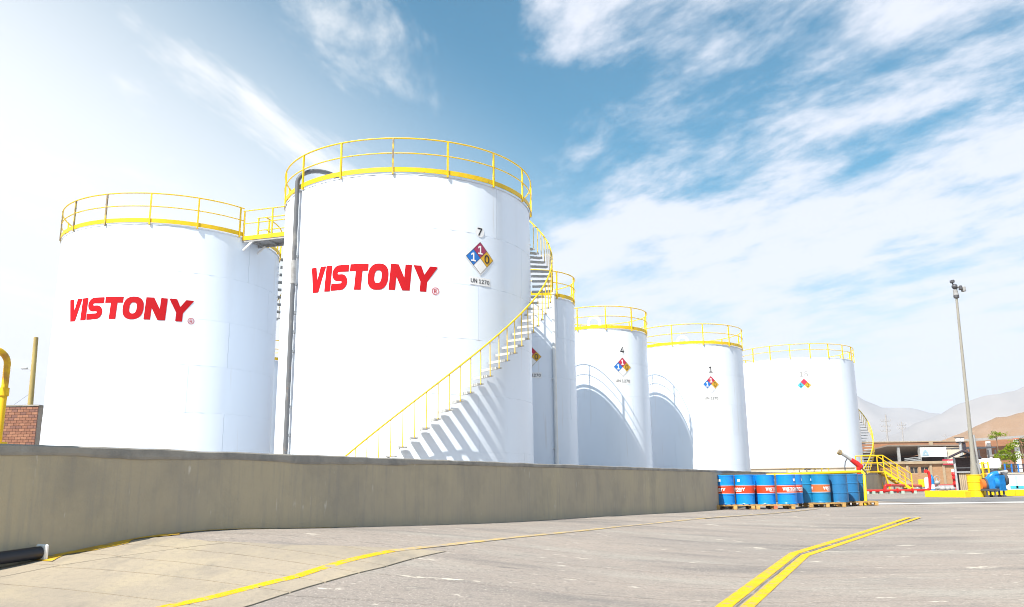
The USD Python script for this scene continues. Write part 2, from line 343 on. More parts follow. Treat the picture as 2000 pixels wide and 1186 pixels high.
M['apron'] = layered('apron', [((.325, .272, .205),), ((.265, .225, .178), .8, (1, 1.6, 1), .42, .62, .8, 3.0), ((.36, .30, .205), 1.3, (1.4, .5, 1), .5, .7, .8, 7.0), ((.19, .17, .145), 2.6, (1.4, .45, 1), .55, .72, .65, 2.0), ((.21, .185, .15), 22.0, (1, 1, 1), .5, .7, .5, 4.0), ((.42, .36, .27), 60.0, (1, 1, 1), .58, .7, .45, 4.0)], rough=.85, spec=.25, bump=.005, bscale=60)
M['joint'] = mat('joint', (.13, .12, .10), .95, var=.1, scale=8)
M['asphalt'] = mat('asphalt', (.16, .155, .155), .9, var=.1, scale=2, bump=.004, bscale=60)
M['pale_road'] = mat('pale_road', (.38, .345, .30), .9, var=.08, scale=.5)
M['line_yellow'] = layered('line_yellow', [((.64, .375, .003),), ((.52, .29, .006), 6.0, (1, 1, 1), .45, .65, .6, 1.0), ((.28, .235, .16), 15.0, (1, 1, 1), .55, .62, .85, 4.0), ((.34, .28, .18), 90.0, (1, 1, 1), .56, .62, .7, 9.0)], rough=.85, spec=.1)
M['line_faded'] = layered('line_faded', [((.54, .36, .09),), ((.31, .262, .215), 4.0, (1, 1, 1), .43, .56, .9, 1.0), ((.29, .245, .205), 26.0, (1, 1, 1), .44, .58, .85, 4.0)], rough=.8)
M['line_white'] = mat('line_white', (.62, .60, .57), .8, var=.1, scale=2)
M['drum_blue'] = layered('drum_blue', [((.004, .22, .66),), ((.004, .17, .52), 3.0, (1, 1, 1), .5, .7, .6, 1.0)], rough=.3, spec=.5)
M['drum_dull'] = layered('drum_dull', [((.02, .15, .34),), ((.03, .10, .22), 3.5, (1, 1, .5), .45, .65, .8, 1.0), ((.25, .2, .15), 9.0, (1, 1, 1), .68, .76, .6, 2.0)], rough=.4)
M['drum_teal'] = layered('drum_teal', [((.012, .20, .40),), ((.02, .15, .28), 3.5, (1, 1, .5), .45, .65, .8, 1.0), ((.25, .2, .15), 9.0, (1, 1, 1), .68, .76, .6, 2.0)], rough=.4)
M['band_red'] = mat('band_red', (.66, .05, .012), .4, var=.08, scale=3)
M['band_orange'] = layered('band_orange', [((.58, .13, .035),), ((.35, .10, .05), 4.0, (1, 1, .5), .5, .65, .7, 1.0)], rough=.5)
M['wood'] = layered('wood', [((.52, .32, .11),), ((.30, .17, .06), 4.0, (1, 1, 3), .45, .65, .8, 3.0)], rough=.8)
M['wood_red'] = mat('wood_red', (.55, .14, .07), .8, var=.1)
M['red_paint'] = layered('red_paint', [((.58, .02, .018),), ((.36, .02, .02), 4.0, (1, 1, 1), .5, .7, .6, 3.0)], rough=.4)
M['orange_paint'] = mat('orange_paint', (.62, .14, .02), .45, var=.08)
M['pump_blue'] = mat('pump_blue', (.012, .20, .52), .35, var=.1, scale=5)
M['black_rubber'] = mat('black_rubber', (.018, .018, .024), .45, var=.1)
M['brick_a'] = mat('brick_a', (.26, .115, .07), .9, var=.12, scale=9)
M['brick_b'] = mat('brick_b', (.21, .10, .075), .9, var=.12, scale=9)
M['brick_c'] = mat('brick_c', (.32, .15, .09), .9, var=.12, scale=9)
M['mortar'] = mat('mortar', (.30, .26, .22), .95)
M['wood_pole'] = layered('wood_pole', [((.42, .33, .12),), ((.27, .19, .08), 5.0, (1, 1, .1), .45, .65, .8, 3.0)], rough=.8)
M['concrete_pole'] = layered('concrete_pole', [((.27, .255, .22),), ((.14, .125, .10), 2.0, (1, 1, .35), .5, .66, .8, 3.0), ((.44, .425, .38), 5.0, (1, 1, .4), .6, .7, .6, 6.0)], rough=.85)
M['beige'] = mat('beige', (.38, .29, .19), .85, var=.08, scale=2)
M['beige_light'] = mat('beige_light', (.60, .52, .40), .85, var=.06, scale=2)
M['shed_sheet'] = mat('shed_sheet', (.24, .19, .15), .8, var=.1, scale=2)
M['dark_roof'] = mat('dark_roof', (.045, .035, .05), .7, var=.15, scale=5)
M['dark_interior'] = mat('dark_interior', (.10, .075, .08), .9, var=.1)
M['roof_metal'] = mat('roof_metal', (.36, .34, .33), .5, var=.1, scale=2)
M['window_dark'] = mat('window_dark', (.05, .045, .05), .15, var=.1)
M['teal_band'] = mat('teal_band', (.06, .45, .55), .6, var=.05)
M['pale_blue'] = mat('pale_blue', (.42, .60, .72), .6, var=.05)
M['banner_white'] = mat('banner_white', (.72, .74, .74), .6, var=.05)
M['banner_grey'] = mat('banner_grey', (.30, .42, .50), .6, var=.06)
M['ibc_plastic'] = mat('ibc_plastic', (.66, .60, .40), .5, var=.08)
M['pale_green'] = mat('pale_green', (.40, .52, .45), .7, var=.1)
M['hill_tan'] = layered('hill_tan', [((.28, .185, .115),), ((.22, .14, .088), .02, (1, 1, 1), .42, .6, .8, 3.0), ((.40, .19, .09), .03, (1, 1, 2.5), .55, .68, .8, 9.0), ((.26, .18, .13), .06, (1, 1, 1.2), .56, .7, .7, 5.0), ((.40, .32, .22), .09, (1, 1, 1), .6, .7, .6, 15.0)], rough=1.0, bump=1.2, bscale=.2)
M['mountain'] = mat('mountain', (.27, .24, .22), 1.0, var=.15, scale=.004)
M['trunk'] = mat('trunk', (.20, .14, .09), .9, var=.15, scale=6)
def leaf(name, col, tr):
    nodes = {'oi': ('geometry', {}), 'r': ('rgb_ramp', {'ramp': [(0, tuple(c*.6 for c in col)), (1, tuple(c*1.3 for c in col))]}), 'd': ('diffuse_bsdf', {}), 't': ('translucent_bsdf', {'color': tr}), 'm': ('mix_closure', {'fac': .35})}
    return usdkit.material(stage, '/World/Looks/'+name, nodes, [('oi.random_per_island', 'r.fac'), ('r.color', 'd.color'), ('d.BSDF', 'm.closure1'), ('t.BSDF', 'm.closure2')], surface='m.closure')
M['leaf_bright'] = leaf('leaf_bright', (.24, .34, .02), (.42, .52, .03))
M['leaf_dull'] = leaf('leaf_dull', (.10, .14, .04), (.16, .2, .05))
def brickwork(name, a, b, mortar, axis):
    # axis: which world coordinate runs along the wall
    nodes = {'g': ('geometry', {}), 's': ('separate_xyz', {}), 'c': ('combine_xyz', {}), 'k': ('brick_texture', {'color1': a, 'color2': b, 'mortar': mortar, 'scale': 1.0, 'mortar_size': .012, 'brick_width': .26, 'row_height': .11, 'bias': 0.0}),
             'n': ('noise_texture', {'scale': .5, 'detail': 5.0}), 'x': ('mix', {'mix_type': 'multiply', 'color2': (.72, .70, .68)}), 'p': ('principled_bsdf', {'roughness': .9, 'specular_ior_level': .2})}
    return usdkit.material(stage, '/World/Looks/'+name, nodes, [('g.position', 's.vector'), ('s.'+axis, 'c.x'), ('s.z', 'c.y'), ('c.vector', 'k.vector'), ('g.position', 'n.vector'), ('n.fac', 'x.fac'), ('k.color', 'x.color1'), ('x.color', 'p.base_color')], surface='p.BSDF')
M['brick_far'] = brickwork('brick_far', (.40, .175, .09), (.33, .14, .075), (.36, .24, .16), 'x')
M['brick_tan'] = brickwork('brick_tan', (.46, .26, .14), (.40, .22, .11), (.40, .28, .18), 'x')

# ------------------------------------------------------------------ ground, hills, air
def build_ground():
    def axis(a, b, fine):
        g = [0.0]; st = fine; x = 0.0
        c = np.arange(a, b+1e-6, fine); hi = []; x = b; st = fine
        while x < 5200: st *= 1.35; x += st; hi.append(x)
        lo = []; x = a; st = fine
        while x > -5200: st *= 1.35; x -= st; lo.append(x)
        return np.array(lo[::-1]+list(c)+hi)
    X = axis(-12, 26, .4); Y = axis(-4, 60, .4)
    gx, gy = np.meshgrid(X, Y, indexing='ij'); z = hgt(gx, gy)
    v = np.stack([gx, gy, z], -1).reshape(-1, 3); a, b = len(X), len(Y)
    i, j = np.meshgrid(np.arange(a-1), np.arange(b-1), indexing='ij'); q = (i*b+j).ravel()
    f = np.vstack([np.stack([q, q+b, q+b+1], -1), np.stack([q, q+b+1, q+1], -1)])
    e = .05; n = np.stack([-(hgt(v[:, 0]+e, v[:, 1])-hgt(v[:, 0]-e, v[:, 1]))/(2*e), -(hgt(v[:, 0], v[:, 1]+e)-hgt(v[:, 0], v[:, 1]-e))/(2*e), np.ones(len(v))], -1)
    return v, f, n/np.linalg.norm(n, axis=1, keepdims=True)
says(emit('/World', 'ground', build_ground(), M['yard']), 'grey worn concrete yard reaching to the horizon', kind='structure')

# sloping pale concrete apron in front of the wall, cast in bays
def sdpoly(p): return Polygon([xy(s, d) for s, d in p])
apron = thing('concrete_apron', 'pale beige concrete ramp of cast bays below the wall', None, (0, 0, 0), kind='structure')
outline = sdpoly([(-14, .02), (-6.93, .02), (-6.95, .65), (-6.65, 1.25), (-5.55, 2.1), (-6.74, 2.29), (-7.61, 2.31), (-8.13, 2.35), (-14, 2.6)])
stripe = sdpoly([(-14, .02), (-6.93, .02), (-6.93, .89), (-7.7, .58), (-8.07, .43), (-14, .25)])
cuts = [-14, -12, -10.8, -9.9, -9.2, -8.62, -8.1, -7.74, -7.36, -7.0, -6.5, -5.4]
for a, b in zip(cuts[:-1], cuts[1:]):
    for part, sk in ((stripe, -.03), (outline.difference(stripe.buffer(.004)), .05)):
        band = sdpoly([(a+.005-sk, -.1), (b-.005-sk, -.1), (b-.005+.40+sk, 3.2), (a+.005+.40+sk, 3.2)])
        p = part.intersection(band).buffer(-.003)
        if p.is_empty or p.area < .01: continue
        emit(apron, 'slab', drape(p, .011, .4, .011), M['apron'])
emit(apron, 'joint_filler', drape(outline.buffer(.01), .003, .4), M['joint'])
# yard slabs near the camera
yard = thing('yard_paving', 'grey concrete yard slabs with dark joints in the foreground', None, (0, 0, 0), kind='structure')
hole = outline.buffer(.012)
emit(yard, 'joint_filler', drape(Polygon([(-7, 3), (13, 3.25), (13, 16.8), (-7, 16.4)]).difference(outline.buffer(.02)).intersection(sdpoly([(-40, .01), (40, .01), (40, 60), (-40, 60)])), .0025, .4), M['joint'])
rows = [3.0, 4.3, 5.35, 6.1, 6.75, 7.55, 8.45, 9.6, 10.9, 12.4, 14.2, 16.6]
for r, (y0, y1) in enumerate(zip(rows[:-1], rows[1:])):
    xs = [-7.0, 13.0] if r < 9 else [-7.0, 7.5+(r % 2), 13.0]
    for x0, x1 in zip(xs[:-1], xs[1:]):
        p = Polygon([(x0+.004, y0+.005+.02*x0), (x1-.004, y0+.005+.02*x1), (x1-.004, y1-.005+.02*x1), (x0+.004, y1-.005+.02*x0)])
        p = p.difference(hole).intersection(sdpoly([(-40, .01), (40, .01), (40, 60), (-40, 60)]))
        if p.is_empty or p.area < .05: continue
        emit(yard, 'slab', drape(p, .008, .4, .008), M['yard'])

def painted(name, pts, w, label, m, dz=.0128, px=True, cat='painted line', group=None, jag=0.0):
    P = [ground_at(*p)[:2] for p in pts] if px else pts
    ls = LineString(P)
    g = ls.buffer(w/2, cap_style=2, join_style=2)
    return says(emit('/World', name, drape(g, dz, .4), m), label, cat, group)
painted('yellow_line', [(1360, 1240), (1417, 1186), (1551, 1083), (1775, 1012)], .105, 'left stripe of the bright double yellow line bending across the yard', M['line_yellow'])
painted('yellow_line', [(1400, 1245), (1463, 1186), (1573, 1087), (1795, 1012)], .09, 'right stripe of the bright double yellow line bending across the yard', M['line_yellow'])
painted('yellow_line', [(60, 1250), (330, 1188), (400, 1174), (580, 1129), (765, 1079)], .078, 'single yellow line crossing the pale concrete ramp', M['line_yellow'])
painted('yellow_line', [(766, 1078.8), (1000, 1052), (1200, 1031), (1390, 1012), (1600, 994)], .085, 'faded thin yellow line running along the wall towards the drums', M['line_faded'])
# the open joint between the two stripes
jp = [ground_at(*p)[:2] for p in ((1385, 1240), (1441, 1186), (1563, 1085), (1787, 1012))]
jl = LineString(jp).segmentize(.12); jc = np.array(jl.coords); jc[:, 0] += (meshkit.fbm(np.column_stack([jc*3, 0*jc[:, 0]]), 3, 4)-.5)*.03
emit(yard, 'crack', drape(LineString(jc).buffer(.007), .0105, .4), M['joint'])
# far carriageway
def strip(name, ya, yb, xa, xb, m, label, dz):
    a, b = at_z(1700, ya, 0)[1], at_z(1700, yb, 0)[1]
    p = Polygon([(xa, b-.0), (xb, b-.3), (xb, a+.3), (xa, a)])
    return says(emit('/World', name, drape(p, dz, 4.0), m), label, kind='structure')
strip('white_line', 984.2, 986.3, 11.5, 70, M['line_white'], 'pale line across the far side of the yard', .012)
strip('asphalt_strip', 975.5, 983.5, 14.5, 70, M['asphalt'], 'dark asphalt strip in front of the yellow kerb', .008)

# hills and mountains
def ridge(pts, depth, back, seed, rough, n=120, m=24):
    """pts: (x, z) of the skyline at y=depth; the slope falls to the ground towards the viewer and behind"""
    xs = np.linspace(pts[0][0], pts[-1][0], n); zs = np.interp(xs, [p[0] for p in pts], [p[1] for p in pts])
    k = np.linspace(-1, 1, m); gx, gk = np.meshgrid(xs, k, indexing='ij')
    prof = np.clip(1-np.abs(gk), 0, 1)**1.15
    y = depth+gk*back
    q = np.stack([gx/back*2.2, y/back*2.2, 0*gx], -1)
    nz = meshkit.fbm(q*[2.2, .8, 1], 6, seed)-.5
    sc = gx*(1+gk*back/depth*.0)
    z = zs[:, None]*prof*(1+rough*nz*(1-prof*.75))-1.0*(prof <= 0)
    y = y+back*.25*(meshkit.fbm(q*.7+9, 3, seed+5)-.5)
    v = np.stack([sc, y, z], -1).reshape(-1, 3)
    i, j = np.meshgrid(np.arange(n-1), np.arange(m-1), indexing='ij'); a = (i*m+j).ravel()
    f = np.vstack([np.stack([a, a+m, a+m+1], -1), np.stack([a, a+m+1, a+1], -1)])
    t = trimesh.Trimesh(v, f, process=False); return v, f, np.array(t.vertex_normals)
def sky_at(x, y, Y): p = at(x, y, Y); return (p[0], p[2])
HY = 420
hp = [sky_at(1790, 880, HY), sky_at(1828, 870, HY), sky_at(1868, 852, HY), sky_at(1893, 843, HY), sky_at(1905, 837, HY), sky_at(1930, 824, HY), sky_at(1952, 816, HY), sky_at(2000, 797, HY), (320, 50), (380, 62), (470, 58), (600, 80), (760, 40)]
says(emit('/World', 'hills', ridge(hp, HY, 130, 3, 1.25, 220, 44), M['hill_tan']), 'bare tan hill rising on the right behind the brick warehouse', kind='structure')
MY = 3600
mp_ = [(-3800, 240), (-2600, 300), (-1500, 260), (-400, 330), (600, 380), (1100, 420)] + [sky_at(1650, 762, MY), sky_at(1690, 775, MY), sky_at(1740, 787, MY), sky_at(1800, 797, MY), sky_at(1850, 806, MY), (2200, 190), (2900, 120)]
says(emit('/World', 'mountains', ridge(mp_, MY, 700, 11, .6, 160, 22), M['mountain']), 'faint hazy mountain ridge sloping down behind the far right tank', kind='structure')
MY2 = 2700
mp2 = [sky_at(1560, 945, MY2), sky_at(1660, 890, MY2), sky_at(1740, 842, MY2), sky_at(1800, 816, MY2), sky_at(1850, 798, MY2), sky_at(1880, 780, MY2), sky_at(1905, 770, MY2), sky_at(1950, 763, MY2), sky_at(2000, 747, MY2), (1900, 380), (2300, 350), (2800, 300), (3600, 200)]
says(emit('/World', 'mountains', ridge(mp2, MY2, 600, 17, .6, 140, 22), M['mountain']), 'hazy bluish mountain ridge rising to the right behind the tan hill', kind='structure')
HAZE = 0.00020
if HAZE:
    hz = usdkit.material(stage, '/World/Looks/haze_air', {'v': ('principled_volume', {'color': (.80, .87, 1.0), 'density': HAZE, 'anisotropy': 0.0})}, volume='v.volume')
    says(emit('/World', 'haze', flat(_BV*np.array([12400, 12400, 466])+[0, 0, 231], _BF), hz), 'pale haze over the whole valley', kind='stuff')

# ------------------------------------------------------------------ bund wall
def wall_run(p0, p1, ztop, thick, step, noise, zb=-.15):
    p0, p1 = np.asarray(p0), np.asarray(p1); L = np.linalg.norm(p1-p0); t = (p1-p0)/L; nn = np.array([t[1], -t[0]])
    ss = np.linspace(0, L, int(L/step)+2); zs = np.linspace(0, 1, 7)
    v = np.array([(*(p0+t*q), zb+(ztop-zb)*k) for q in ss for k in zs])
    nz = (meshkit.fbm(v*1.7, 4, 2)-.5)*noise; v[:, :2] += nn[None]*nz[:, None]
    m = len(zs); i, j = np.meshgrid(np.arange(len(ss)-1), np.arange(m-1), indexing='ij'); a = (i*m+j).ravel()
    f = np.vstack([np.stack([a, a+m, a+m+1], -1), np.stack([a, a+m+1, a+1], -1)])
    tm = trimesh.Trimesh(v, f, process=False); vn = np.array(tm.vertex_normals)
    if (vn[:, :2] @ nn).mean() < 0: vn = -vn
    e = (p0+p1)/2-nn*(thick/2+.012)
    return merge([(v, f, vn), box((e[0], e[1], (zb+ztop)/2-.003), (L, thick, ztop-zb-.006), math.atan2(t[1], t[0]))])
def wall_cap(p0, p1, seed):
    p0, p1 = np.asarray(p0), np.asarray(p1); L = np.linalg.norm(p1-p0); t = (p1-p0)/L; nn = np.array([t[1], -t[0]])
    ss = np.linspace(0, L, int(L/.12)+2); o = np.zeros_like(ss)
    n1, n2, n3 = (meshkit.fbm(np.stack([ss*k+seed, o+c, o], -1), 4, int(c)) for k, c in ((2.1, 5), (2.7, 6), (1.3, 8)))
    cv = []
    for k, q in enumerate(ss):
        lo = 1.125-.055*n3[k]*(1.0 if q < 11 and seed == 0 else .4); hi = 1.172+.016*n1[k]; pr = .006+.012*n2[k]
        for d, z in ((pr*.5, lo), (pr, lo+.02), (pr, hi-.012), (pr-.012, hi), (-.22, hi-.004), (-.235, lo)): cv.append((*(p0+t*q+nn*d), z))
    m_ = 6; i, j = np.meshgrid(np.arange(len(ss)-1), np.arange(m_-1), indexing='ij'); a_ = (i*m_+j).ravel()
    return flat(np.array(cv), np.vstack([np.stack([a_, a_+m_, a_+m_+1], -1), np.stack([a_, a_+m_+1, a_+1], -1)]))
WA, WB, WC = xy(-14.0, 0), xy(24.15, 0), np.array([24.62, 56.2])
wall = thing('concrete_wall', 'long low olive grey concrete wall in front of the white tanks', 'wall', (*xy(0, 0), 0))
for k, (p, q) in enumerate(((WA, WB), (WB, WC))):
    emit(wall, 'wall_face', wall_run(p, q, 1.115, .20, .25, .012), M['wall_concrete'])
    emit(wall, 'coping', wall_cap(p, q, k*50), M['wall_top'])
# the end wall turning back round the tank farm
far_c = WC+np.array([-.06, .12])-WN*(13/2+.12)
emit(wall, 'return_wall', box((far_c[0], far_c[1], .56), (13, .22, 1.18), math.atan2(WN[1], WN[0])), M['wall_concrete'])
# yellow paint smear along the foot of the wall
sm = [(s, .012) for s in np.arange(-7.95, -4.0, .1)]
top = [(s, .03+.30*meshkit.fbm(np.array([[s*3.1, 0, 0]]), 3, 3)[0]*(1.0 if s < -6.7 else .3)) for s in np.arange(-7.95, -4.0, .1)]
says(emit('/World', 'paint_smear', drape(sdpoly(sm+top[::-1]), .0145, .4), layered('smear_yellow', [((.62, .36, .02),), ((.40, .22, .04), 6.0, (1, 1, 1), .45, .6, .8, 2.0), ((.30, .25, .16), 14.0, (1, 1, 1), .55, .62, .9, 4.0)], rough=.8)), 'ragged yellow paint smear along the foot of the grey wall', 'paint smear')
# black pipe on the ground at the left
bp0, bp1 = xy(-10.5, .10), xy(-7.93, .085)
z0, z1 = float(hgt(*bp0))+.062, float(hgt(*bp1))+.062
pipe = thing('black_pipe', 'black pipe lying along the foot of the wall at the left edge', 'pipe', (*bp1, z1))
emit(pipe, 'pipe', tube([(*bp0, z0), (*bp1, z1)], .045, 16), M['black_rubber'])
emit(pipe, 'end_plate', cbox((bp1[0]+.01*WT[0], bp1[1]+.01*WT[1]+.012, z1+.0), (.03, .12, .115), math.atan2(WT[1], WT[0])), M['sign_white'])

# ------------------------------------------------------------------ lettering
def letters():
    w = .26
    def arc_s():
        # squared S, stroke along a path
        h = w/2; W = .78
        pts = [(W, 1-h), (.30, 1-h)]
        c = (.30, .73-.0); 
        r1 = (1-h-(.5+.0))/2; cy1 = (1-h+.5)/2; cy2 = (h+.5)/2
        L = [(W, 1-h), (.31, 1-h)]+[(.31-r1*1.0*math.sin(a), cy1+r1*math.cos(a)) for a in np.linspace(0, PI, 12)]
        L += [(.46, .5)]+[(.46+r1*math.sin(a), cy2+r1*math.cos(a)) for a in np.linspace(0, PI, 12)]+[(.0, h)]
        return LineString(L).buffer(w/2*.92, cap_style=2, join_style=1)
    def o():
        e = lambda a, b: Polygon([((.5*a)*np.sign(math.cos(t))*abs(math.cos(t))**.8+.43, b*.5*np.sign(math.sin(t))*abs(math.sin(t))**.8+.5) for t in np.linspace(0, 2*PI, 48, endpoint=False)])
        return e(.86, 1.02).difference(e(.86-2*w*.98, 1.02-2*w*.9))
    V = Polygon([(0, 1), (.26, 1), (.40, .38), (.56, 1), (.83, 1), (.52, 0), (.22, 0)])
    I = sbox(0, 0, w+.02, 1)
    T = unary_union([sbox(0, 1-w*.95, .80, 1), sbox(.28, 0, .28+w+.01, 1)])
    N = Polygon([(0, 0), (0, 1), (.30, 1), (.62, .42), (.62, 1), (.86, 1), (.86, 0), (.57, 0), (.24, .60), (.24, 0)])
    Y = Polygon([(0, 1), (.29, 1), (.47, .62), (.70, 1), (1.0, 1), (.60, .38), (.60, 0), (.35, 0), (.35, .38)])
    out = []; x = 0
    for g, adv in ((V, .90), (I, .36), (arc_s(), .88), (T, .855), (o(), .955), (N, .97), (Y, 1.0)):
        out.append(affinity.translate(g, x, 0)); x += adv
    g = unary_union(out); return affinity.affine_transform(g, [1, .035, 0, 1, 0, 0])
THIN_WORD = letters(); WORD = THIN_WORD.buffer(.02)
def textpoly(t, h):
    """capital letters of height h as an outline, starting at x = 0"""
    m = meshkit.text_mesh(t, h, .01, True)
    up = m.face_normals[:, 2] > .9
    g = unary_union([Polygon(p) for p in m.triangles[up][:, :, :2]]).buffer(h*.002)
    return affinity.translate(g, -g.bounds[0], 0)
def centred(g): b = g.bounds; return affinity.translate(g, -(b[0]+b[2])/2, -(b[1]+b[3])/2)
R_MARK = unary_union([Point(0, 0).buffer(.5).difference(Point(0, 0).buffer(.40)), affinity.scale(centred(textpoly('R', .5)), 1, 1)])
TXT = {t: textpoly(t, 1.0) for t in ('1', '0', '7', '4', '18', 'UN 1270', 'CUARTO DE')}

# ------------------------------------------------------------------ tanks
DEG = PI/180
def ring_pts(c, R, z, a0=0, a1=2*PI, n=96):
    a = np.linspace(a0, a1, n, endpoint=(abs(a1-a0) < 2*PI-1e-6)); return np.stack([c[0]+R*np.sin(a), c[1]-R*np.cos(a), 0*a+z], -1)
def plate(c, R, a0, a1, z0, z1, seed):
    n = max(5, int((a1-a0)/(7*DEG)))
    r = np.random.default_rng(seed); peak = (.8+1.0*r.random())*DEG; tl = (r.random()-.5)*.6*DEG
    a = np.linspace(a0, a1, n+1); u = np.linspace(-1, 1, n+1)
    nb = a-peak*u**3+tl
    nor = np.stack([np.sin(nb), -np.cos(nb), 0*a], -1); rad = np.stack([np.sin(a), -np.cos(a), 0*a], -1)
    o = np.array([c[0], c[1], 0])
    top, bot = o+rad*R+[0, 0, z1], o+rad*R+[0, 0, z0]
    q = np.arange(n); f = np.vstack([np.stack([q, q+1, n+1+q+1], -1), np.stack([q, n+1+q+1, n+1+q], -1)])
    face = (np.vstack([bot, top]), f, np.vstack([nor, nor]))
    ri = R-.012; ti, bi = o+rad*ri+[0, 0, z1], o+rad*ri+[0, 0, z0]
    edges = []
    for A, B in ((top, ti), (bi, bot)): edges.append(flat(np.vstack([A, B]), np.vstack([np.stack([q, q+1, n+2+q], -1), np.stack([q, n+2+q, n+1+q], -1)])))
    for k in (0, n): edges.append(flat(np.array([bot[k], top[k], ti[k], bi[k]]), [[0, 1, 2], [0, 2, 3]]))
    return merge([face]+edges)
def diamond(t, c, R, phi, z, s, nums, blue, red, yel, numcol):
    """four-square hazard diamond of half-diagonal s (a part with its four squares, border and figures)"""
    d = lambda x, y, k: Polygon([(x-k, y), (x, y-k), (x+k, y), (x, y+k)])
    b = emit(t, 'hazard_diamond', wrap(d(0, 0, s*1.10), c, R, phi, z, .004), M['sign_white'])
    emit(b, 'border', wrap(d(0, 0, s*1.015).difference(d(0, 0, s*.985)).union(LineString([(-s/2, -s/2), (s/2, s/2)]).buffer(s*.012)).union(LineString([(-s/2, s/2), (s/2, -s/2)]).buffer(s*.012)), c, R, phi, z, .012), M['sign_black'])
    h = s/2; k = s*.485
    for (x, y), col in (((-h, 0), blue), ((0, h), red), ((h, 0), yel), ((0, -h), 'sign_white')):
        emit(b, 'square', wrap(d(x, y, k), c, R, phi, z, .008), M[col])
    for (x, y), n_, col in zip(((-h, 0), (0, h), (h, 0)), nums, numcol):
        if n_: emit(b, 'figure', wrap(affinity.translate(affinity.scale(centred(TXT[n_]), s*.5, s*.5, origin=(0, 0)), x, y), c, R, phi, z, .014), M[col])
def tank(name, label, c, R, H, courses, around, nposts, post0, logo=None, number=None, nfpa=None, un=None, gz=.1, worn=(), rail='yellow_paint', toe='yellow_paint', joint=0.0, gap=None, railh=1.1, postw=.05, thin=1.0):
    t = thing('storage_tank', label, 'storage tank', (c[0], c[1], gz))
    o = (c[0], c[1], 0)
    emit(t, 'shell', lathe([(R-.012, gz-.05), (R-.012, H-.02)], 96, o), M['tank_white'])
    emit(t, 'roof', lathe([(R+.012, H-.05), (R+.012, H), (R, H+.006), (R*.5, H+R*.035), (.02, H+R*.06)], 96, o), M['tank_white'])
    hs = (H-.05-gz)/courses
    for k in range(courses):
        sh = joint+(k % 2)*.5+(.17 if k % 3 == 2 else 0)
        for m in range(around):
            a0 = (m+sh)*2*PI/around; g = .006/R
            emit(t, 'shell_plate', plate(c, R, a0+g, a0+2*PI/around-g, gz+k*hs+.004, gz+(k+1)*hs-.004, k*31+m+int(R*100)), M['tank_white'])
    a0, a1 = (0, 2*PI)
    if gap: a0, a1 = gap[1]*DEG, gap[0]*DEG+2*PI
    Rr = R+.055
    tb = lathe([(R+.02, H+.02), (R+.045, H+.02), (R+.045, H+.17), (R+.02, H+.17), (R+.02, H+.02)], 96, o) if not gap else merge([flat(np.vstack([ring_pts(c, R+.045, H+.02, a0, a1), ring_pts(c, R+.045, H+.17, a0, a1)]), [[i, i+1, 96+i+1] for i in range(95)]+[[i, 96+i+1, 96+i] for i in range(95)]), flat(np.vstack([ring_pts(c, R+.025, H+.02, a0, a1), ring_pts(c, R+.025, H+.17, a0, a1)]), [[i, 96+i+1, i+1] for i in range(95)]+[[i, 96+i, 96+i+1] for i in range(95)])])
    if toe: emit(t, 'toe_board', tb, M[toe])
    emit(t, 'top_rail', tube(ring_pts(c, Rr, H+railh, a0, a1), .024*thin, 8, closed=not gap), M[rail])
    emit(t, 'mid_rail', tube(ring_pts(c, Rr, H+railh*.56, a0, a1), .02*thin, 8, closed=not gap), M[rail])
    for k in range(nposts):
        a = post0*DEG+k*2*PI/nposts
        if gap and gap[0]*DEG < (a % (2*PI)) < gap[1]*DEG: continue
        p = (c[0]+(Rr)*math.sin(a), c[1]-(Rr)*math.cos(a))
        emit(t, 'post', box((p[0], p[1], H+railh/2-.03), (postw, postw, railh+.06), a), M['worn_post' if k in worn else rail])
    if logo:
        ph, z, h, xs, tilt = logo; g = affinity.scale(WORD, h*xs, h, origin=(0, 0)); b = g.bounds; w = b[2]-b[0]
        g = affinity.rotate(affinity.translate(g, -b[0]-w/2, -b[1]-h/2), tilt, origin=(0, 0))
        emit(t, 'lettering', wrap(g, c, R, ph*DEG, z, .006), M['logo_red'])
        emit(t, 'trademark', wrap(affinity.translate(affinity.scale(R_MARK, h*.30, h*.30, origin=(0, 0)), w/2-h*.06, -h*.42+w/2*math.sin(tilt*DEG)), c, R, ph*DEG, z, .006), M['logo_red'])
    if number:
        txt, ph, z, r, plain = number
        if not plain:
            d = emit(t, 'number_disc', wrap(Point(0, 0).buffer(r), c, R, ph*DEG, z, .004), M['sign_white'])
        else: d = t
        emit(d, 'number', wrap(affinity.scale(centred(TXT[txt]), r*1.4, r*1.4, origin=(0, 0)), c, R, ph*DEG, z, .009), M['sign_black' if not plain else 'grey_steel'])
    if nfpa: diamond(t, c, R, nfpa[0]*DEG, nfpa[1], nfpa[2], *nfpa[3:])
    if un:
        ph, z, h = un; g = affinity.scale(centred(TXT['UN 1270']), h, h, origin=(0, 0)); b = g.bounds
        d = emit(t, 'number_plate', wrap(sbox(b[0]*1.12, b[1]*1.9, b[2]*1.12, b[3]*1.9), c, R, ph*DEG, z, .004), M['sign_white'])
        cut = b[0]+(b[2]-b[0])*.335
        for side in (sbox(-9, -9, cut, 9), sbox(cut, -9, 9, 9)): emit(d, 'plate_text', wrap(g.intersection(side), c, R, ph*DEG, z, .009), M['sign_black'])
    return t
STD = ('sign_blue', 'sign_red', 'sign_yellow', ('sign_white', 'sign_white', 'sign_black'))
T7, TL, T3, T4, T1, T18, TB = (-3.58, 27.89), (-13.49, 31.93), (.68, 35.31), (4.42, 41.48), (9.96, 47.05), (27.45, 80.7), (-14.9, 46.5)
R7, RL, R3, R4, R1, R18, RB = 4.24, 4.03, 2.03, 2.39, 3.13, 5.62, 2.6
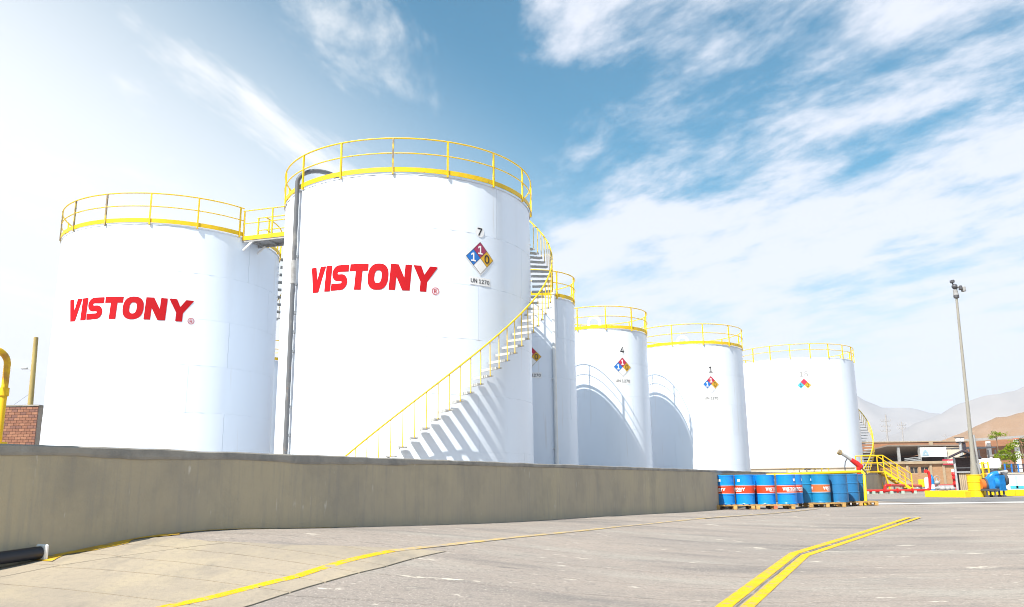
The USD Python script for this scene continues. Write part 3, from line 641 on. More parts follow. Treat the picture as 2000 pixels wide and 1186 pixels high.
tk7 = tank('storage_tank', 'tall white tank with red lettering, number 7 and a curving stair', T7, R7, 10.12, 6, 6, 16, .2, logo=(-9.2, 6.87, .76, .91, -2.5), number=('7', 38.0, 8.49, .17, False), nfpa=(38.1, 7.65, .51, ('1', '1', '0'), 'sign_blue', 'magenta_red', 'sign_yellow', ('sign_white', 'sign_white', 'sign_black')), un=(38.1, 6.91, .12), worn=(0,), joint=.12, gap=(242, 257))
tkl = tank('storage_tank', 'white tank with red lettering standing leftmost, no number sign', TL, RL, 10.03, 6, 6, 16, 9.8, logo=(.4, 6.94, .76, 1.02, -.9), worn=(15, 14, 13), joint=.38, gap=(57, 74))
tk3 = tank('storage_tank', 'narrow white tank half hidden behind the number 7 tank, white pipe down its side', T3, R3, 8.43, 5, 3, 10, -.7, nfpa=(2.4, 5.89, .40, ('1', '1', '0'), *STD), un=(3.5, 5.13, .11), joint=.3)
tk4 = tank('storage_tank', 'narrow white tank marked with number 4', T4, R4, 8.08, 5, 3, 11, 1.8, number=('4', 20.5, 7.05, .20, False), nfpa=(20.3, 6.24, .45, ('1', '1', '0'), *STD), un=(20.2, 5.57, .13), joint=.1)
tk1 = tank('storage_tank', 'white tank marked with number 1, between tank 4 and the far tank', T1, R1, 8.07, 5, 4, 12, 5.5, number=('1', 11.6, 6.69, .22, False), nfpa=(11.2, 5.9, .44, ('1', '1', '0'), *STD), un=(10.8, 5.16, .13), joint=.2)
tk18 = tank('storage_tank', 'wide white tank marked 18, farthest to the right', T18, R18, 11.84, 6, 8, 20, -1.8, number=('18', -9.0, 10.33, .33, True), nfpa=(-9.4, 9.29, .60, ('1', None, '0'), 'sign_cyan', 'sign_red', 'sign_yellow', ('sign_black', 'sign_black', 'sign_black')), joint=.0, postw=.08, toe=None, railh=1.25, thin=1.35)
tkb = tank('storage_tank', 'small white tank in shade, a sliver between the leftmost tank and tank 7', TB, RB, 7.6, 5, 4, 12, 3.0, joint=.2)

# ------------------------------------------------------------------ spiral stairs
def stair(label, c, R, dirn, phi0, z_of, steps, dphi, rise, width, rail, tread, postr=.014, railr=.026, balu=True, scale=1.0):
    a = phi0*DEG; base = np.array([c[0]+R*math.sin(a), c[1]-R*math.cos(a), z_of])
    t = thing('spiral_stair', label, 'staircase', base)
    ri, ro = R+.05, R+.05+width; line_t, line_m = [], []
    for k in range(steps):
        a = (phi0+dirn*dphi*k)*DEG; z = z_of+rise*k
        m = box((0, 0, 0), (width, .235*scale, .035), 0)
        lip = box((0, -.1*scale, -.03), (width, .03, .05), 0)
        mm = merge([m, lip]); rad = np.array([math.sin(a), -math.cos(a)]); yaw = math.atan2(rad[1], rad[0])
        if dirn < 0: mm = (mm[0]*[1, -1, 1], mm[1][:, ::-1], mm[2]*[1, -1, 1])
        p = np.array(c)+rad*(ri+ro)/2
        emit(t, 'tread', moved(turned(mm, yaw), (p[0], p[1], z)), tread)
        q = np.array(c)+rad*(ro+.005)
        if balu:
            emit(t, 'baluster', tube([(q[0], q[1], z-.02), (q[0], q[1], z+1.0)], postr, 6), rail)
        line_t.append((q[0], q[1], z+1.0))
    L = [np.array(line_t[0])+(np.array(line_t[0])-np.array(line_t[1]))*2]+line_t
    emit(t, 'handrail', tube(L, railr, 8), rail)
    return t
stair('yellow railed steel stair winding up the right side of tank 7', T7, R7, 1, 6.1-3.716*7, 1.883-.2548*7, 40, 3.716, .2548, .70, M['yellow_paint'], M['tread_steel'])
stair('yellow railed steel stair behind the leftmost tank, seen below the gangway', TL, RL, -1, 104+3.87*39, .1, 40, 3.87, .2545, .62, M['yellow_paint'], M['tread_steel'])
stair('steel stair curving up the right side of the far tank 18', T18, R18, 1, 30, .35, 42, 3.0, .27, .95, M['yellow_paint'], M['galvanized'], postr=.022, railr=.045, scale=1.1)

# ------------------------------------------------------------------ gangway between the two lettered tanks
A = np.array([TL[0]+(RL+.03)*math.sin(57*DEG), TL[1]-(RL+.03)*math.cos(57*DEG)]); B = np.array([T7[0]+R7*math.sin(-105*DEG), T7[1]-R7*math.cos(-105*DEG)])
gu = (B-A)/np.linalg.norm(B-A); gv = np.array([-gu[1], gu[0]]); gl = np.linalg.norm(B-A); gy = math.atan2(gu[1], gu[0])
gw = thing('gangway', 'steel gangway with yellow rails bridging the two lettered tanks', 'gangway', (*A, 10.0))
gz_ = 9.93; G = lambda s, d, z: np.array([*(A+gu*s+gv*d), z])
emit(gw, 'deck', box(G(gl/2, .45, gz_), (gl, .88, .04), gy), M['grey_steel'])
for k in range(4): emit(gw, 'joist', box(G(.35+k*(gl-.7)/3, .45, gz_-.06), (.05, .84, .08), gy), M['grey_steel'])
for d in (0.0, .9):
    emit(gw, 'toe_plate', box(G(gl/2, d, gz_+.03), (gl, .02, .16), gy), M['yellow_paint'])
    emit(gw, 'beam', box(G(gl/2, d+(.03 if d == 0 else -.03), gz_-.075), (gl, .04, .10), gy), M['grey_steel'])
    emit(gw, 'rail', tube([G(0, d, gz_+1.1), G(gl, d, gz_+1.1)], .022, 8), M['yellow_paint'])
    emit(gw, 'rail', tube([G(0, d, gz_+.6), G(gl, d, gz_+.6)], .02, 8), M['yellow_paint'])
    for k in range(3): emit(gw, 'post', box(G(.05+k*(gl-.1)/2, d, gz_+.55), (.045, .045, 1.1), gy), M['yellow_paint'])
for d in (.05, .85): emit(gw, 'bracket', bar(G(.02, d, gz_-.42), G(.45, d, gz_-.08), .06), M['white_paint'])

# ------------------------------------------------------------------ pipes on the tanks
def onr(c, R, phi, z): return np.array([c[0]+R*math.sin(phi*DEG), c[1]-R*math.cos(phi*DEG), z])
vp = thing('vent_pipe', 'dark grey vent pipe climbing tank 7 and bending over its rim', 'pipe', onr(T7, R7+.14, -47.3, .1))
arc = [onr(T7, R7+.14, -47.3, z) for z in np.linspace(.1, 10.35, 14)]
arc += [onr(T7, R7+.14-.95*(1-math.cos(a)), -47.3+2*math.sin(a), 10.35+.52*math.sin(a)) for a in np.linspace(.15, PI*.86, 14)]
emit(vp, 'pipe', tube(arc, .074, 14), M['pipe_grey'])
for z in (1.7, 2.35, 3.2, 4.9, 5.5, 6.1, 7.0, 7.9):
    emit(vp, 'bracket', box(onr(T7, R7+.06, -47.3-.5, z), (.12, .16, .05+.07*(z*7 % 1)), -47.3*DEG), M['galvanized'])
emit(vp, 'sleeve', tube([onr(T7, R7+.14, -47.3, 7.0), onr(T7, R7+.14, -47.3, 7.75)], .086, 14), M['grey_steel'])
wp = thing('white_pipe', 'white pipe running down the narrow tank behind tank 7', 'pipe', onr(T3, R3+.09, 29, .1))
emit(wp, 'pipe', tube([onr(T3, R3+.09, 29, .1), onr(T3, R3+.09, 29, 8.55)], .075, 14), M['white_paint'])
for z in (2.2, 5.0, 8.0): emit(wp, 'bracket', box(onr(T3, R3+.04, 29, z), (.2, .1, .05), 29*DEG), M['white_paint'])
emit(wp, 'tip', tube([onr(T3, R3+.09, 29, 8.52), onr(T3, R3+.09, 29, 8.66)], .11, 14), M['white_paint'])
wp2 = thing('white_pipe', 'slanting white pipe at the left edge of tank 4', 'pipe', at(1141, 745, 39.7))
emit(wp2, 'pipe', tube([at(1141, 760, 39.4), at(1133, 652, 39.9)], .06, 10), M['white_paint'])
emit(wp2, 'bracket', box(at(1137, 700, 39.75), (.1, .2, .05)), M['white_paint'])
def gooseneck(label, p, r, h, w, flip=1):
    g = thing('roof_vent', label, 'vent', p)
    pts = [p+np.array([0, 0, z]) for z in np.linspace(-.02, h, 4)]+[p+np.array([flip*w/2*(1-math.cos(a)), 0, h+w/2*math.sin(a)]) for a in np.linspace(.2, PI, 10)]
    pts.append(pts[-1]-np.array([0, 0, h*.35]))
    emit(g, 'neck', tube(pts, r, 12), M['white_paint'])
    emit(g, 'flange', lathe([(0.01, -.02), (r*1.7, -.02), (r*1.7, .03), (r, .03)], 20, p), M['white_paint'])
v4 = np.array([T4[0]-.62, T4[1]-1.2, 8.08+.03]); gooseneck('white gooseneck vent behind the rail of the narrow tank numbered 4', v4, .075, .50, .55)
v1 = np.array([T1[0]-.75, T1[1]-1.6, 8.07+.05]); gooseneck('low white vent bend just showing over the rim of tank 1', v1, .08, .35, .55)
v3 = np.array([T3[0]+1.1, T3[1]-1.0, 8.43+.02]); gooseneck('small white vent bend on the half hidden tank beside the spiral stair', v3, .07, .35, .4, -1)

# ------------------------------------------------------------------ left edge: yellow hoop, brick building, pole
hp0 = xy(sd(*at(7, 800, 6.12)[:2])[0]-.02, -.10)
hx, hy = hp0; hoop = thing('yellow_handrail', 'bent orange yellow pipe handrail above the wall at the left edge', 'handrail', (hx, hy, 1.17))
r_ = .10; ht = 1.86
pts = [(hx, hy, 1.16), (hx, hy, 1.5), (hx, hy, ht-r_)]+[(hx-(r_-r_*math.cos(a))*WT[0], hy-(r_-r_*math.cos(a))*WT[1], ht-r_+r_*math.sin(a)) for a in np.linspace(.15, PI/2, 8)]+[(hx-.8*WT[0], hy-.8*WT[1], ht)]
emit(hoop, 'rail', tube(pts, .024, 12), M['rusty_yellow'])
emit(hoop, 'clamp', lathe([(.03, -.03), (.034, -.03), (.034, .03), (.026, .03)], 16, (hx, hy, 1.56)), M['rusty_yellow'])
emit(hoop, 'foot', lathe([(.001, 0), (.06, 0), (.06, .02), (.026, .02)], 16, (hx, hy, 1.172)), M['rusty_yellow'])
BY = 36.0; br, bt = at(75.5, 792, BY), at(0, 787, BY)
bb = thing('brick_building', 'dark red brick building corner at the left edge behind the wall', 'building', (br[0]-3, BY, 0))
bh = br[2]; bx1 = br[0]
emit(bb, 'wall', box((bx1-4.02, BY+2.02, bh/2), (8, 3.99, bh-.02)), M['mortar'])
rowh = .118; nrow = int(3.0/rowh)
for k in range(nrow):
    z = bh-.05-rowh*(k+.5)
    for m in range(9):
        x = bx1-.125-m*.25-(.125 if k % 2 else 0)
        w = .238
        if k % 2 and m == 0: emit(bb, 'brick', cbox((bx1-.062, BY+.012, z), (.115, .06, rowh-.013), 0, .004), M['brick_b'])
        emit(bb, 'brick', cbox((x, BY+.012+rng.normal()*.002, z), (w, .06, rowh-.013), 0, .004), M[('brick_a', 'brick_b', 'brick_a', 'brick_c')[int(rng.integers(4))]])
emit(bb, 'coping', box((bx1-4, BY+2, bh), (8.06, 4.1, .06)), M['wall_top'])
PY = 43.0; p0, p1 = at(58.5, 800, PY), at(70.5, 659, PY)
up = thing('utility_pole', 'yellowish wooden utility pole with a small street lamp at the left', 'utility pole', (p0[0], PY, 0))
pa = p0+(p0-p1)*(p0[2]/(p1[2]-p0[2]))
emit(up, 'pole', tube([pa, p0, p1], [.15, .135, .11], 14), M['wood_pole'])
lp = at(63.5, 727, PY); le = at(50, 719, PY)
emit(up, 'lamp_arm', tube([lp, (lp+le)/2+np.array([0, 0, .05]), le], .025, 8), M['galvanized'])
emit(up, 'lamp', cbox(le+np.array([-.05, 0, -.02]), (.32, .16, .09), .0, .02), M['galvanized'])
emit(up, 'wire', tube([p0+np.array([0, 0, .9])+np.array([-1, 0, -.75])*k*1.2 for k in range(5)], .008, 5), M['dark_steel'])

# ------------------------------------------------------------------ drums and pallets
def drum(label, body, band, words, yaw_words=0.0, sticker=True):
    d = thing('oil_drum', label, 'drum', (0, 0, 0), 'oil drums standing on pallets by the wall')
    R, H = .29, .88
    emit(d, 'body', lathe([(.01, .015), (R-.02, .015), (R-.004, .0), (R, .01), (R, .03), (R-.005, .04), (R-.005, H-.04), (R, H-.03), (R, H-.008), (R-.006, H), (R-.016, H-.004), (R-.02, H-.02), (.01, H-.018)], 40), M[body])
    for z in (.30, .585): emit(d, 'hoop', lathe([(R-.006, z-.018), (R+.006, z-.007), (R+.006, z+.007), (R-.006, z+.018)], 40), M[body])
    for x, r in ((.17, .034), (-.17, .022)): emit(d, 'bung', lathe([(r, H-.02), (r, H-.004), (.002, H-.004)], 12, (x, 0, 0)), M['dark_steel'])
    if band:
        b = emit(d, 'label_band', lathe([(R-.003, .322), (R+.0015, .322), (R+.0015, .562), (R-.003, .562)], 40), M[band])
        for z in (.326, .552): emit(b, 'stripe', lathe([(R+.002, z), (R+.0035, z), (R+.0035, z+.008), (R+.002, z+.008)], 40), M['sign_white'])
        g = affinity.scale(THIN_WORD, .098, .088, origin=(0, 0)); w = g.bounds[2]
        for k in range(2):
            emit(b, 'lettering', wrap(g, (0, 0), R, yaw_words+k*PI-w/2/R, .408, .005, .02), M['sign_white'])
            emit(b, 'underline', wrap(sbox(.12, -.03, w*.8, -.012), (0, 0), R, yaw_words+k*PI-w/2/R, .408, .005, .02), M['sign_white'])
    if sticker: emit(d, 'sticker', wrap(sbox(-.05, 0, .05, .075), (0, 0), R, .35, .68, .003, .02), M['sign_white'])
    return d
def put(px, Y, zp): 
    p = at(px, 960, Y); return np.array([p[0], Y, zp])
PALLETS = [  # left px of front, Y of front, yaw, boards, width
    (1398, 25.55, -.10, 'leftmost pallet under two banded blue drums'), (1477, 25.55, -.06, 'pallet with a red block under the second pair of banded drums'), (1582, 26.75, .03, 'pallet under the teal and orange banded drum'), (1649, 27.8, .05, 'rightmost pallet by the yellow pipe post')]
pz = []
def make_pallet(label):
    p = thing('wood_pallet', label, 'pallet', (0, 0, 0), 'wooden pallets under the drums')
    W, D = 1.16, 1.05
    for x in (.06, W/2, W-.06):
        for y in (.05, D/2, D-.05):
            emit(p, 'block', cbox((x, y, .055), (.11, .10, .085), 0, .004), M['wood_red' if (x == W/2 and y == .05 and 'red block' in label) else 'wood'])
    for y in (.05, D/2, D-.05): emit(p, 'stringer', box((W/2, y, .107), (W, .09, .018)), M['wood'])
    for x in (.06, W/2, W-.06): emit(p, 'bottom_board', box((x, D/2, .006), (.10, D, .012)), M['wood'])
    for k in range(7): emit(p, 'deck_board', box((.055+k*(W-.11)/6, D/2, .1255), (.10, D, .018)), M['wood'])
    return p
for px, Y, yaw, lab in PALLETS:
    p = at(px, 990, Y); z = float(hgt(p[0]+.5, Y+.5))+.012; pz.append(z+.1345)
    place(make_pallet(lab), (p[0], Y, z), yaw)
DR = {}
DRUMS = [  # kind, px, Y, pallet, yaw, label
    ('banded', 1415.5, 26.0, 0, -1.15, 'banded blue drum at the left end of the drum row'),
    ('banded', 1454.5, 26.0, 0, -1.2, 'banded blue drum second from the left end of the row'),
    ('banded', 1466, 26.75, 0, 2.2, 'blue drum mostly hidden behind the second drum from the left'),
    ('banded', 1495, 26.1, 1, .75, 'banded blue drum with a white sticker on the left of the red block pallet'),
    ('banded', 1536.5, 26.0, 1, .30, 'banded blue drum in the middle, the word on its band read in full'),
    ('banded', 1549, 26.72, 1, .62, 'banded blue drum peeping out behind the middle drum'),
    ('teal', 1570, 27.4, 2, .35, 'plain teal drum with a white sticker behind the middle drums'),
    ('dull', 1578, 28.2, 2, .6, 'dark blue drum in shade behind the teal drum'),
    ('tealband', 1603, 27.2, 2, .95, 'teal drum with a faded orange band'),
    ('dull', 1638, 27.4, 2, .6, 'dull plain blue drum right of the orange banded drum'),
    ('dull', 1660, 28.25, 3, 1.0, 'plain blue drum second from the right end of the row'),
    ('dull', 1674, 28.75, 3, .1, 'plain blue drum at the right end of the row')]
for kind, px, Y, pal, yaw, lab in DRUMS:
    loc = put(px, Y, pz[pal])
    if kind not in DR:
        DR[kind] = {'banded': lambda: drum(lab, 'drum_blue', 'band_red', True), 'teal': lambda: drum(lab, 'drum_teal', None, False), 'tealband': lambda: drum(lab, 'drum_teal', 'band_orange', True, 0.0, False), 'dull': lambda: drum(lab, 'drum_dull', None, False, 0.0, False)}[kind]()
        place(DR[kind], loc, yaw)
    else: copy_of(DR[kind], lab, loc, yaw)

# yellow pipe guard behind and beside the drums
q0, q1, q2 = at(1497, 928.5, 28.6), at(1680, 921.5, 28.9), at(1688, 930, 28.5)
zb = float(hgt(q2[0], 28.3))
gd = thing('pipe_guard', 'yellow bent pipe rail over the drums with a post at its right end', 'guard rail', (q2[0], 28.3, zb))
foot = at(1691, 985, 28.3)
emit(gd, 'rail', tube([q0, q0*.5+q1*.5, q1, at(1685, 922.5, 28.7), q2, at(1690, 960, 28.4), np.array([foot[0], 28.3, zb])], .05, 12), M['yellow_paint'])
s1 = at(1674, 947, 29.5); emit(gd, 'cross_rail', tube([s1, at(1689, 947, 28.45)], .035, 10), M['yellow_paint'])
emit(gd, 'rear_leg', tube([q0, np.array([q0[0]-.05, q0[1], float(hgt(q0[0], q0[1]))])], .045, 12), M['yellow_paint'])

# plastic tank in a cage behind the drums
ic = at(1579, 940, 30.2); iw = 1.08
ib = thing('bulk_container', 'cream plastic tank in a metal cage behind the drums', 'container', (ic[0], 30.2, .1))
emit(ib, 'tank', cbox((ic[0], 30.2, .68), (iw-.08, .95, 1.0), .1, .08), M['ibc_plastic'])
emit(ib, 'cap', lathe([(.11, 1.17), (.11, 1.24), (.005, 1.24)], 16, (ic[0], 30.2, 0)), M['dark_steel'])
emit(ib, 'base', box((ic[0], 30.2, .12), (iw, 1.02, .1), .1), M['grey_steel'])
for k in range(5):
    x = -iw/2+k*iw/4
    for y in (-.52, .52):
        p = np.array([ic[0]+x*math.cos(.1)-y*math.sin(.1), 30.2+x*math.sin(.1)+y*math.cos(.1)])
        emit(ib, 'cage_bar', box((p[0], p[1], .72), (.025, .025, 1.1), .1), M['worn_post'])
for z in (.45, .85, 1.25):
    pr = [np.array([ic[0]+x*math.cos(.1)-y*math.sin(.1), 30.2+x*math.sin(.1)+y*math.cos(.1), z]) for x, y in ((-iw/2, -.52), (iw/2, -.52), (iw/2, .52), (-iw/2, .52))]
    emit(ib, 'cage_rail', merge([bar(pr[i], pr[(i+1) % 4], .025) for i in range(4)]), M['worn_post'])

# fire monitor
FY = 30.5; f0 = at(1680, 945, FY); zg = float(hgt(f0[0], FY))
fm = thing('fire_monitor', 'red fire water cannon with a grey barrel pointing up left above the drums', 'fire monitor', (f0[0], FY, zg))
emit(fm, 'riser', tube([(f0[0], FY, zg), (f0[0], FY, at(1680, 912, FY)[2])], .075, 14), M['red_paint'])
emit(fm, 'flange', lathe([(.01, -.03), (.15, -.03), (.15, .03), (.07, .03)], 20, (f0[0], FY, at(1680, 930, FY)[2])), M['red_paint'])
emit(fm, 'elbow', ball(at(1680, 911, FY), .10), M['red_paint'])
emit(fm, 'red_barrel', tube([at(1681, 913, FY), at(1674, 906, FY), at(1662, 898, FY)], [.10, .10, .075], 14), M['red_paint'])
emit(fm, 'barrel', tube([at(1663, 898.5, FY), at(1652, 891, FY), at(1643, 886, FY)], [.06, .055, .05], 14), M['grey_steel'])
emit(fm, 'nozzle', tube([at(1643.5, 886.5, FY), at(1641, 884.5, FY), at(1637.5, 882, FY)], [.06, .10, .10], 14), M['worn_post'])
emit(fm, 'lever', tube([at(1681, 912, FY), at(1693, 925, FY)], .025, 8), M['dark_steel'])
emit(fm, 'hose', tube([at(1655, 895, FY), at(1651, 902, FY), at(1650, 912, FY), at(1651, 922, FY), at(1651, 940, FY)], .02, 8), M['dark_steel'])

# low beige wall round tank 18
b0, b1 = at(1440, 915, 69), at(1668, 913.5, 69)
bw = thing('low_wall', 'low beige wall in front of tank 18, seen above the drums', 'wall', (b0[0], 69, 0))
emit(bw, 'wall', box(((b0[0]+b1[0])/2, 69, 1.75/2), (b1[0]-b0[0], .25, 1.75)), M['beige_light'])
emit(bw, 'coping', box(((b0[0]+b1[0])/2, 69, 1.79), (b1[0]-b0[0]+.1, .36, .08)), M['beige'])

# ------------------------------------------------------------------ yellow access stair over the end of the wall
SY = 54.5
ys = thing('access_stair', 'yellow steel steps with handrails over the end of the grey wall', 'staircase', (at(1735, 955, SY)[0], SY, 0))
ta, tb_ = at(1727, 921, SY), at(1783, 957, SY); tb_[2] = max(tb_[2], .05)
for dy in (0, .9):
    o = np.array([0, dy, 0]); rh = np.array([0, 0, 1.0])
    emit(ys, 'stringer', bar(ta+o, tb_+o, .05, .16), M['yellow_paint'])
    emit(ys, 'handrail', tube([ta+o+rh*1.02+np.array([-1.4, 0, 0]), ta+o+rh*1.02, tb_+o+rh*1.02], .036, 8), M['yellow_paint'])
    emit(ys, 'mid_rail', tube([ta+o+rh*.55+np.array([-1.4, 0, 0]), ta+o+rh*.55, tb_+o+rh*.52], .03, 8), M['yellow_paint'])
    for k in (0.0, .5, 1.0):
        p = ta*(1-k)+tb_*k+o; emit(ys, 'post', box(p+rh*.5, (.05, .05, 1.04)), M['yellow_paint'])
    p = ta+o+np.array([-1.4, 0, 0]); emit(ys, 'post', box(p+rh*.5, (.05, .05, 1.04)), M['yellow_paint'])
    emit(ys, 'leg', bar((ta[0], ta[1]+dy, ta[2]), (ta[0]+.3, ta[1]+dy, 0), .07), M['yellow_paint'])
for k in range(7):
    p = ta+(tb_-ta)*(k+.5)/7+np.array([0, .45, .03]); emit(ys, 'tread', box(p, (.26, .84, .04)), M['yellow_paint'])
emit(ys, 'landing', box(ta+np.array([-.7, .45, -.02]), (1.4, .95, .05)), M['yellow_paint'])
for x in (-1.35, -.05): emit(ys, 'leg', box((ta[0]+x, SY+.85, ta[2]/2), (.07, .07, ta[2])), M['yellow_paint'])
lw_a, lw_b = at(1733, 926, 57.5), at(1782, 941, 57.5)
lw = says(emit('/World', 'sloping_wall', upright(prism(Polygon([(lw_a[0], 0), (lw_b[0], 0), (lw_b[0], .55), (lw_a[0], lw_a[2])]), -.1, .1), (0, 57.5, 0)), M['wall_concrete']), 'small sloping grey wall behind the yellow access steps', 'wall')

# ------------------------------------------------------------------ right hand yard: kerb, planter drum with pole, pump
KY = 39.6
k0, k1 = at(1860, 966, KY)[0], 62.0
kb = thing('yellow_kerb', 'thick bright yellow kerb block row below the blue pump', 'kerb', (k0, KY, 0))
n_k = 14; wk = (k1-k0)/n_k
for k in range(n_k): emit(kb, 'kerb_block', cbox((k0+wk*(k+.5), KY+.2, .14), (wk-.012, .4, .30), 0, .02), M['yellow_paint'])
ka = at(1848, 966, 36.9)
emit(kb, 'kerb_block', cbox((k0-.62, KY-.75, .14), (.36, 2.3, .30), .32, .02), M['yellow_paint'])
PY2 = 38.6; pc = at(1907.5, 966, PY2)
pd = thing('planter_drum', 'bright yellow drum footing round the base of the tall pole', 'drum', (pc[0], PY2, 0))
emit(pd, 'drum', lathe([(.30, 0), (.32, .01), (.32, .30), (.335, .315), (.335, .34), (.32, .355), (.32, .64), (.335, .655), (.335, .68), (.32, .695), (.32, .96), (.335, .97), (.335, 1.0), (.30, 1.0), (.30, .93)], 36, (pc[0], PY2, 0)), M['yellow_paint'])
emit(pd, 'fill', lathe([(.305, .93), (.01, .95)], 36, (pc[0], PY2, 0)), M['wall_top'])
pt = at(1867.5, 577, PY2); pb_ = np.array([pc[0]+.02, PY2, .93])
tp = thing('tall_pole', 'tall thin weathered concrete pole with cameras on top, standing in the yellow drum', 'pole', pb_)
kk = np.linspace(0, 1, 16); ctr = pb_[None]+(pt-pb_)[None]*kk[:, None]
rad_ = np.interp(kk, [0, .07, .12, .5, 1], [.19, .125, .095, .072, .054])
emit(tp, 'pole', tube(ctr, rad_, 16), M['concrete_pole'])
emit(tp, 'band', tube([ctr[0]+(pt-pb_)*.985, ctr[0]+(pt-pb_)*1.0], .125, 14), M['dark_steel'])
emit(tp, 'strut', tube([np.array([pc[0]+.32, PY2+.1, .95]), pb_+(pt-pb_)*.06+np.array([.22, 0, 0]), pb_+(pt-pb_)*.22+np.array([.14, 0, 0])], .05, 8), M['grey_steel'])
emit(tp, 'cap', tube([pt, pt+np.array([-.02, 0, .28])], [.12, .10], 14), M['grey_steel'])
emit(tp, 'camera_dome', ball(pt+np.array([-.05, -.05, .42]), .13), M['dark_steel'])
emit(tp, 'mast', tube([pt+np.array([-.05, 0, .3]), pt+np.array([-.12, 0, .72])], .035, 8), M['dark_steel'])
emit(tp, 'arm', tube([pt+np.array([-.1, 0, .22]), pt+np.array([.15, -.05, .42]), pt+np.array([.36, -.05, .34])], .04, 8), M['grey_steel'])
emit(tp, 'lamp_head', cbox(pt+np.array([.34, -.08, .28]), (.13, .22, .24), .2, .02), M['grey_steel'])
emit(tp, 'lamp_head', cbox(pt+np.array([.18, -.12, .34]), (.12, .2, .20), -.2, .02), M['dark_steel'])
emit(tp, 'lamp_head', cbox(pt+np.array([-.16, -.1, .66]), (.12, .2, .14), .5, .02), M['dark_steel'])
# pump
UY = 38.3; uc = at(1945, 971, UY); ux = uc[0]
def U(x, z, y=0.0): return np.array([at(x, z, UY)[0], UY+y, at(x, z, UY)[2]])
pm = thing('water_pump', 'blue water pump with an orange wheel on black legs before the kerb', 'pump', (ux, UY, 0))
emit(pm, 'volute', tube([U(1939, 945, -.18), U(1939, 945, .18)], .36, 20), M['pump_blue'])
emit(pm, 'motor', tube([U(1938, 944, 0), U(1944, 944, 0), U(1956, 943.5, 0), U(1958, 943.5, 0)], [.27, .31, .31, .25], 20), M['pump_blue'])
emit(pm, 'fan_cover', tube([U(1956, 936, .0), U(1963, 934.5, .0)], [.34, .30], 18), M['dark_steel'])
for k in range(6): emit(pm, 'fin', box(U(1945+k*2.0, 943.5), (.015, .68, .68)), M['pump_blue'])
emit(pm, 'discharge', tube([U(1934, 940), U(1935, 931), U(1940, 927), U(1948, 925)], [.17, .15, .13, .12], 14), M['pump_blue'])
emit(pm, 'outlet', tube([U(1948, 925), U(1967, 921.5)], .085, 12), M['grey_steel'])
emit(pm, 'shaft', tube([U(1922, 944), U(1936, 944.5)], .10, 12), M['grey_steel'])
emit(pm, 'wheel', tube([U(1914, 947), U(1921, 947)], .25, 22), M['orange_paint'])
emit(pm, 'flange', tube([U(1921.2, 946), U(1924, 946)], .29, 22), M['dark_steel'])
emit(pm, 'bed', box(U(1938, 956.5), (1.1, .5, .09)), M['dark_steel'])
for x, y in ((1922, -.2), (1938, -.2), (1955, -.2), (1924, .25), (1940, .25), (1957, .25)):
    b = U(x, 957, y); emit(pm, 'leg', bar((b[0], b[1], b[2]), (b[0], b[1], .0), .06), M['dark_steel'])
    emit(pm, 'foot', box((b[0], b[1], .04), (.13, .13, .08)), M['dark_steel'])

# guard hut
HY2 = 46.0
def W(x, y, Y): return at(x, y, Y)
h0, h1 = W(1872, 960, HY2), W(1914, 960, HY2); hw = h1[0]-h0[0]
hut = thing('guard_hut', 'small dark roofed guard hut with a slatted front behind the tall pole', 'hut', (h0[0]+hw/2, HY2, 0))
zt = W(1875, 892, HY2)[2]; zr = W(1889, 882, HY2)[2]
for x, y in ((.05, 0), (hw-.05, 0), (.05, 1.6), (hw-.05, 1.6)): emit(hut, 'post', box((h0[0]+x, HY2+y, zt/2), (.10, .10, zt)), M['galvanized'])
n_s = 9
for k in range(n_s): emit(hut, 'slat', box((h0[0]+.18+(hw-.36)*(k+.5)/n_s, HY2+.03, .64), ((hw-.36)/n_s-.015, .03, .95)), M['beige'])
emit(hut, 'sill', box((h0[0]+hw/2, HY2, 1.17), (hw-.12, .16, .07)), M['galvanized'])
emit(hut, 'plinth', box((h0[0]+hw/2, HY2+.05, .08), (hw-.2, .16, .16)), M['beige'])
emit(hut, 'back_wall', box((h0[0]+hw/2, HY2+1.6, zt/2+.1), (hw-.22, .06, zt-.2)), M['dark_interior'])
emit(hut, 'shelf', box((h0[0]+hw/2, HY2+.1, 1.40), (hw-.12, .14, .05)), M['dark_steel'])
for pth, s in (((W(1864, 894, HY2-.4), W(1889, 881, HY2-.4)), 0), ((W(1889, 881, HY2-.4), W(1921, 896, HY2-.4)), 1)):
    a, b = pth; v = np.array([a, b, b+[0, 2.6, 0], a+[0, 2.6, 0]]); v2 = v+[0, 0, .09]
    emit(hut, 'roof', flat(np.vstack([v, v2]), [[0, 2, 1], [0, 3, 2], [4, 5, 6], [4, 6, 7], [0, 1, 5], [0, 5, 4], [1, 2, 6], [1, 6, 5], [2, 3, 7], [2, 7, 6], [3, 0, 4], [3, 4, 7]]), M['dark_roof'])
gb_ = W(1889, 893, HY2-.1); emit(hut, 'gable', upright(prism(Polygon([(W(1872, 893, HY2)[0], zt-.02), (W(1912, 893, HY2)[0], zt-.02), (W(1889, 884, HY2)[0], zr-.1)]), 0, .05), (0, HY2+.1, 0)), M['dark_roof'])

place(hut, (h0[0]+hw/2, HY2, 0), -.47)
